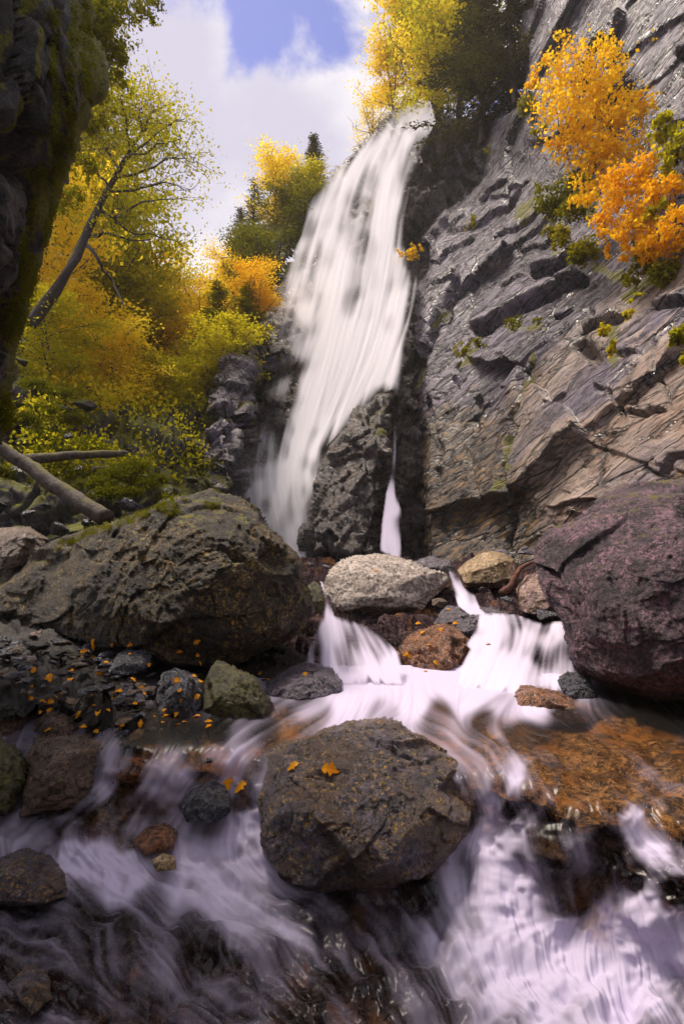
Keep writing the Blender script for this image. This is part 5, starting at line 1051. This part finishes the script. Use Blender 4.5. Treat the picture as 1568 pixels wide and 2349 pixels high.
def where(x, y):
    if y < 1500: return 'in the gap under the ' + ('left end' if x < 250 else 'right half') + ' of the huge mossy boulder'
    if x < 110: return 'on the left bank at the left frame edge'
    if x < 240: return 'on the left bank above the brown boulders'
    if y > 1650: return 'at the water line of the left bank'
    if x < 360: return 'on the left bank beside the black slate rock' if y > 1560 else 'on the left bank below the grey slab'
    if x < 480: return 'between the slate rock and the huge mossy boulder' if y < 1580 else 'at the foot of the black slate rock'
    return 'behind the olive mossy block on the left bank'
def scree():
    """dark rocks of the left slope, each a rock of its own, with mossy tops"""
    r = np.random.default_rng(17); prot = []
    for k in range(7):
        a = r.uniform(-1, 1, (14, 3)) * np.array([1, .8, .55]); me, c = boulder_mesh('rock', a, None, sub=4, pw=24, amp=.05, seed=100 + k, facet=.14); prot.append(me)
    def put(px, py, d, spx, mat, label, group, sq=1.0, cat='rock', name='rock'):
        key = (r.integers(0, 7), mat); me = cache.get(key)
        if me is None: me = prot[key[0]].copy(); me.materials.clear(); me.materials.append(M[mat]); cache[key] = me
        o = link(name, me); o.location = P(px, py, d); s = spx * d / FPX * .5; o.scale = (s, s * r.uniform(.8, 1.1), s * sq * r.uniform(.7, 1)); o.rotation_euler = (r.uniform(-.3, .3), r.uniform(-.3, .3), r.uniform(0, 6.28))
        tag(o, label, cat, group); return o
    cache = {}
    # scree above the logs
    for (x, y, d, s, m) in [(60, 1120, 9.5, 50, 'rock_grey'), (110, 1160, 9, 46, 'rock_wet_dark'), (60, 1010, 10.5, 60, 'hill'), (120, 985, 11.5, 60, 'hill'), (205, 930, 13.5, 90, 'hill'), (160, 1000, 11, 46, 'rock_wet_dark'), (30, 930, 11, 60, 'hill'), (90, 900, 12, 50, 'hill'),
                            (180, 1075, 10, 40, 'rock_wet_dark'), (240, 1040, 11.5, 56, 'hill'), (300, 1030, 12.5, 50, 'hill'), (30, 1080, 9.5, 50, 'rock_wet_dark'), (130, 1210, 8, 60, 'rock_wet_dark'), (200, 1200, 8.2, 50, 'rock_wet_dark'), (60, 1180, 8.2, 56, 'rock_wet_dark'),
                            (330, 1100, 11, 70, 'hill'), (250, 1110, 9.8, 66, 'hill'), (380, 1130, 11, 60, 'rock_wet_dark'), (290, 1160, 9.3, 70, 'rock_wet_dark'), (150, 940, 12.5, 44, 'rock_grey'), (100, 1050, 10, 40, 'rock_grey'), (0, 1160, 8.2, 60, 'rock_wet_dark'), (440, 1100, 13, 60, 'hill'), (20, 860, 12, 40, 'rock_wet_dark'), (50, 830, 13, 40, 'hill')]:
        put(x, y, d, s * 1.25, m, {'rock_grey': 'grey', 'rock_wet_dark': 'black wet', 'hill': 'mossy brown'}[m] + ' angular rock of the left slope ' + ('beside the long log' if y > 1100 and x < 220 else 'below the mossy mound' if y > 1090 else 'just above the logs' if y > 1020 else 'next to the overhang foot' if x < 100 else 'among the undergrowth'), 'rocks of the scree on the left slope', .8)
    for (x, y, d, s, m, lab) in [(715, 1295, 9.5, 34, 'rock_wet_dark', 'small black stone left of the pale flat boulder'), (745, 1300, 9.2, 26, 'rock_grey', 'small grey stone touching the pale flat boulder'), (1150, 1270, 11, 70, 'rock_grey', 'broken grey rock behind the rounded tan boulder'),
                                 (1200, 1265, 10.2, 60, 'rock_grey', 'broken grey rock between tan boulder and violet boulder'), (1110, 1355, 7.9, 40, 'rock_wet_dark', 'dark wet stone under the rounded tan boulder'), (1160, 1375, 7.5, 50, 'rock_wet_dark', 'dark wet stone below the driftwood'),
                                 (1005, 1385, 7.9, 46, 'rock_brown', 'brown stone under the right end of the pale flat boulder'), (1250, 1410, 7.0, 60, 'rock_wet_dark', 'black wet stone left of the violet boulder foot'), (985, 1285, 11.3, 50, 'rock_wet_dark', 'dark stone at the cliff foot'), (1270, 1480, 6.3, 60, 'rock_wet_dark', 'dark stone behind the broad cascade'),
                                 (730, 1560, 5.0, 40, 'rock_brown', 'small brown stone in the foot of the fan cascade'), (480, 1745, 3.55, 34, 'rock_wet_dark', 'small black stone parting the left rapids'), (420, 1735, 3.65, 40, 'rock_wet_dark', 'small black stone at the head of the left rapids'), (650, 1280, 13, 60, 'rock_wet_dark', 'dark stone at the foot of the waterfall')]:
        put(x, y, d, s * 1.3, m, lab, None, .75)
    # bank stones
    n = 0; H, Wd = BANK.x.shape; tr = 0
    while n < 250 and tr < 5000:
        tr += 1; x = r.uniform(-40, 640); y = r.uniform(1455, 1720)
        if x > 350 and x < 640 and y > 1520 and y < 1670: continue
        if y > 1700 - (x - 240) * .12 and x > 240: continue
        if x < 260 and y > 1590: continue
        j = int((x - BANK.x[0, 0]) / 4); i = int((y - BANK.y[0, 0]) / 4); q = BANK.p[i, j]; d = float((q - CAM) @ _F)
        s = r.choice([22, 32, 44, 60, 85], p=[.2, .25, .25, .18, .12]); m = r.choice(['rock_wet_dark', 'rock_brown', 'rock_grey', 'bank'], p=[.35, .25, .15, .25])
        put(x, y, d, s, m, ('tiny ' if s < 30 else 'small ' if s < 50 else 'fist sized ') + {'rock_wet_dark': 'black', 'rock_brown': 'brown', 'rock_grey': 'grey', 'bank': 'earthy'}[m] + ' stone ' + where(x, y), 'small stones littering the left bank', .6, 'stone', 'stone'); n += 1
    return put
put = scree()

def moss_on(label, poly, n, leaf, seed, mat='moss', hang=.0, clump=9, only=None, keep=None):
    """moss tufts that grow on whatever surface lies there"""
    bpy.context.view_layer.update(); dg = bpy.context.evaluated_depsgraph_get(); r = np.random.default_rng(seed)
    a = np.array(poly, float); C0, D0 = [], []; tries = 0
    while len(C0) < n // clump and tries < n:
        tries += 1; x = r.uniform(a[:, 0].min(), a[:, 0].max()); y = r.uniform(a[:, 1].min(), a[:, 1].max())
        if not inside(poly, np.array([x]), np.array([y]))[0]: continue
        if keep and fbm(np.array([[x / keep[0], y / keep[1], seed]]), 3, seed)[0] < keep[2]: continue
        d = Vector(rays(x, y)); d.normalize(); h, loc, nr, ix, ob, _ = S.ray_cast(dg, Vector(CAM), d)
        if h and (only is None or ob.name.startswith(only)): C0.append(loc[:]); D0.append(nr[:])
    C0 = np.array(C0); D0 = np.array(D0); k = r.integers(0, len(C0), n); sc = leaf * 1.6
    c = C0[k] + r.standard_normal((n, 3)) * sc * .5 + D0[k] * sc * .15; c[:, 2] -= r.random(n) * hang
    dd = D0[k] * .8 + r.standard_normal((n, 3)) * .5; dd[:, 2] += -1.2 if hang else .6
    o = link('moss', leaves_mesh('moss', c, leaf, M[mat], r, .45, 0, dirs=dd, jitter=.3)); tag(o, label, 'moss', kind='stuff'); return o
moss_on('green moss strands hanging down the edge of the dark overhang', [(110, 20), (200, 0), (215, 130), (190, 300), (140, 420), (90, 620), (50, 780), (10, 950), (0, 950), (0, 800), (40, 560), (90, 400), (120, 200)], 14000, .022, 61, hang=.05, keep=(18, 90, .05))
moss_on('yellow green moss along the crest of the huge left boulder', [(120, 1235), (350, 1150), (480, 1115), (520, 1130), (500, 1165), (350, 1190), (220, 1225), (130, 1262)], 9000, .014, 62, keep=(30, 20, .12), only='boulder')
moss_on('moss cushions on the lower rocks of the left slope', [(0, 900), (200, 880), (330, 1000), (400, 1080), (400, 1150), (200, 1130), (0, 1100)], 16000, .045, 63, keep=(26, 22, .12))
# fallen leaves
def leaf_mesh(k):
    r = np.random.default_rng(k); b = bmesh.new()
    prof = [(0, 0), (.12, .10), (.22, .30), (.10, .34), (.30, .52), (.14, .62), (.12, .82), (0, 1.0)]
    L = [b.verts.new((-x * 1.3, y - .5, .18 * x + .08 * math.sin(y * 5))) for x, y in prof[1:-1]]; R = [b.verts.new((x * 1.3, y - .5, .16 * x + .08 * math.sin(y * 5))) for x, y in prof[1:-1]]
    c = [b.verts.new((0, y - .5, .08 * math.sin(y * 5))) for x, y in prof]
    for i in range(len(L) - 1):
        b.faces.new((c[i + 1], L[i], L[i + 1], c[i + 2])); b.faces.new((c[i + 1], c[i + 2], R[i + 1], R[i]))
    b.faces.new((c[0], L[0], c[1])); b.faces.new((c[0], c[1], R[0])); b.faces.new((c[-1], c[-2], L[-1])); b.faces.new((c[-1], R[-1], c[-2]))
    me = bpy.data.meshes.new('fallen_leaf'); b.to_mesh(me); b.free(); me.materials.append(M['leaf_litter']); return me
LEAF = [leaf_mesh(0)]
bpy.context.view_layer.update()
DG = bpy.context.evaluated_depsgraph_get()
def drop_on(px, py):
    d = Vector(rays(px, py)); d.normalize(); hit, loc, nrm, idx, ob, _ = S.ray_cast(DG, Vector(CAM), d); return (loc, nrm, ob) if hit else None
def fallen(px, py, spx, label, group, lift=.006):
    h = drop_on(px, py)
    if not h: return
    loc, nrm, ob = h; d = (loc - Vector(CAM)).length
    if nrm.dot(Vector(rays(px, py))) > 0: nrm = -nrm
    n = (nrm + Vector((0, 0, .8)) + Vector(rng.normal(0, .25, 3))).normalized(); o = link('fallen_leaf', LEAF[0]); o.location = loc + nrm * lift
    q = n.to_track_quat('Z', 'Y'); from mathutils import Quaternion
    o.rotation_euler = (q @ Quaternion((0, 0, 1), rng.uniform(0, 6.28))).to_euler(); s = spx * d / FPX; o.scale = (s, s, s)
    tag(o, label, 'leaf', group)
g = 'fallen leaves on the left bank'; lb = 'small orange fallen leaf on the rubble of the left bank'
for i in range(60): fallen(*(lambda x, y: (x, y, rng.uniform(10, 20), 'small orange fallen leaf ' + where(x, y), g))(rng.uniform(60, 480), rng.uniform(1470, 1680)))
for x, y, s in [(160, 1560, 28), (320, 1545, 26), (230, 1550, 24), (115, 1555, 24), (405, 1560, 20), (448, 1645, 22), (265, 1600, 22), (330, 1615, 24), (450, 1600, 20)]: fallen(x, y, s, 'large orange fallen leaf ' + where(x, y), g)
for x, y, s, lab in [(760, 1765, 42, 'tan pointed leaf on top of the big spotted boulder'), (672, 1758, 28, 'narrow orange leaf at the left shoulder of the spotted boulder'), (860, 1310, 14, 'tiny orange leaf lying on the pale flat boulder'), (525, 1795, 34, 'orange leaf stuck on the slate rock in the left cascade'),
                     (553, 1805, 34, 'bright orange leaf wedged beside the spotted boulder'), (610, 1560, 20, 'orange leaf on the low grey rock by the pool'), (700, 1548, 18, 'orange leaf near the crest of the low grey rock'), (595, 1545, 18, 'orange leaf behind the olive rock'), (535, 1425, 16, 'orange leaf on the flank of the huge mossy boulder')]:
    fallen(x, y, s, lab, None)
g = 'fallen leaves on the rusty ledge'; lb = 'orange fallen leaf on the rusty ledge between the cascades'
for x, y in [(960, 1430), (968, 1452), (955, 1470), (940, 1505), (985, 1480), (1010, 1445), (1030, 1400), (1120, 1478), (1045, 1430), (975, 1540), (1000, 1520), (930, 1500)]: fallen(x, y, 15, lb, g)

# twigs caught among the stones
for i, (x, y, a, ln) in enumerate([(150, 1500, .3, 60), (260, 1570, -.5, 70), (330, 1500, .8, 50), (100, 1620, .1, 80), (390, 1520, -1.0, 50), (200, 1640, .4, 60), (470, 1480, .2, 60), (290, 1640, -.2, 55), (700, 1545, .5, 35), (980, 1420, -.6, 40)]):
    h = drop_on(x, y)
    if h:
        b0 = np.array(h[0]) + np.array([0, -.01, .015]); d_ = float((b0 - CAM) @ _F); L_ = ln * d_ / FPX; q_ = curve_pts(b0 * 0, (math.cos(a), .3, abs(math.sin(a)) * .25), L_, 6, rng, .12)
        o_ = link('twig', tubes_mesh('twig', [(q_, np.linspace(.006, .002, 7), 5)], M['bark_moss']), loc=b0); tag(o_, 'thin bare twig ' + (where(x, y) if x < 600 else 'on the low grey rock by the pool' if x < 800 else 'on the rusty ledge between the cascades'), 'twig', 'twigs caught among the stones')
# logs and driftwood
def log(label, pts, r0, r1, mat='bark_moss', name='log', sides=12):
    a = np.array([P(*q) for q in pts]); t = np.linspace(0, len(a) - 1, 26); a = np.stack([np.interp(t, np.arange(len(a)), a[:, j]) for j in range(3)], 1)
    a = a + np.random.default_rng(int(pts[0][0]) + 99).standard_normal(a.shape) * r0 * .05
    base = a[0].copy(); v, f = tube(a - base, np.linspace(r0, r1, 26), sides)
    v = v + (fbm(v * 9, 3, 4) * r0 * .12)[:, None] * np.array([1, 1, 1]); me = raw_mesh(name, v, f, 4, M[mat])
    bm = bmesh.new(); bm.from_mesh(me); bmesh.ops.holes_fill(bm, edges=[e for e in bm.edges if e.is_boundary], sides=sides + 1); bm.to_mesh(me); bm.free()
    o = link(name, me, loc=base); tag(o, label, 'log'); return o
log('long mossy log leaning down to the huge mossy boulder', [(-60, 990, 7.2), (60, 1065, 7.2), (150, 1130, 7.0), (245, 1190, 6.8)], .075, .11)
log('grey log lying across the gully behind the long log', [(60, 1055, 9.0), (160, 1045, 9.6), (290, 1040, 10.4)], .09, .06)
log('short dark log under the mossy mound', [(215, 1075, 10), (330, 1080, 10.6)], .05, .04)
log('thin pale stick pointing up beside the long log', [(205, 1195, 7.0), (228, 1178, 7.0)], .02, .012)
dw = log('curved forked reddish driftwood between the tan and pink boulders', [(1150, 1362, 7.6), (1172, 1345, 7.62), (1180, 1322, 7.7), (1192, 1304, 7.8), (1216, 1291, 8.0)], .058, .022, 'bark_red', 'driftwood')
_q = np.array([P(1180, 1325, 7.68), P(1170, 1305, 7.75), P(1176, 1285, 7.9)]) - np.array(dw.location); link('branch', tubes_mesh('branch', [(_q, np.array([.03, .02, .008]), 8)], M['bark_red']), dw)
moss_clump('moss', 'bright green moss mound on the rocks behind the huge boulder', [(230, 1110, 9.4, 30), (270, 1085, 9.6, 40), (310, 1070, 9.8, 40), (250, 1130, 9.2, 30), (330, 1110, 9.7, 30), (300, 1130, 9.4, 25), (360, 1100, 10, 20)], 9000, .05, 2)
moss_clump('moss', 'yellow moss patches on the left slope ledges', [(60, 960, 10.8, 30), (110, 1000, 11, 30), (140, 900, 12, 30), (170, 960, 12, 30), (200, 1020, 11, 30), (100, 940, 11.5, 25), (80, 880, 12, 30), (230, 1035, 11, 20), (150, 1035, 10.5, 20)], 9000, .055, 3)

def haze():
    me = bpy.data.meshes.new('haze'); b = bmesh.new(); bmesh.ops.create_cube(b, size=1); b.to_mesh(me); b.free()
    m, nt = new_mat('valley_haze'); out = N(nt, 'ShaderNodeOutputMaterial'); v = N(nt, 'ShaderNodeVolumePrincipled')
    v.inputs['Color'].default_value = (1, .96, .93, 1); v.inputs['Density'].default_value = .0009; v.inputs['Anisotropy'].default_value = .3
    nt.links.new(v.outputs[0], out.inputs['Volume']); me.materials.append(m)
    o = link('haze', me); o.location = (0, 70, 20); o.scale = (300, 290, 50); tag(o, kind='stuff')
haze()
def mist():
    me = raw_mesh('mist', ico(3)[0], ico(3)[1], 3); m, nt = new_mat('spray_mist'); L = nt.links.new
    out = N(nt, 'ShaderNodeOutputMaterial'); v = N(nt, 'ShaderNodeVolumePrincipled'); tc = N(nt, 'ShaderNodeTexCoord')
    ln = N(nt, 'ShaderNodeVectorMath', operation='LENGTH'); L(tc.outputs['Object'], ln.inputs[0])
    f = mrange(nt, ln.outputs['Value'], .15, 1.0, .16, 0.); L(f, v.inputs['Density']); v.inputs['Color'].default_value = (.97, .95, 1, 1)
    L(v.outputs[0], out.inputs['Volume']); me.materials.append(m)
    o = link('spray_mist', me); o.location = P(650, 1190, 15.2); o.scale = (2.3, 1.5, 2.6); tag(o, 'pale spray mist drifting at the foot of the tall waterfall', 'mist', kind='stuff')
mist()
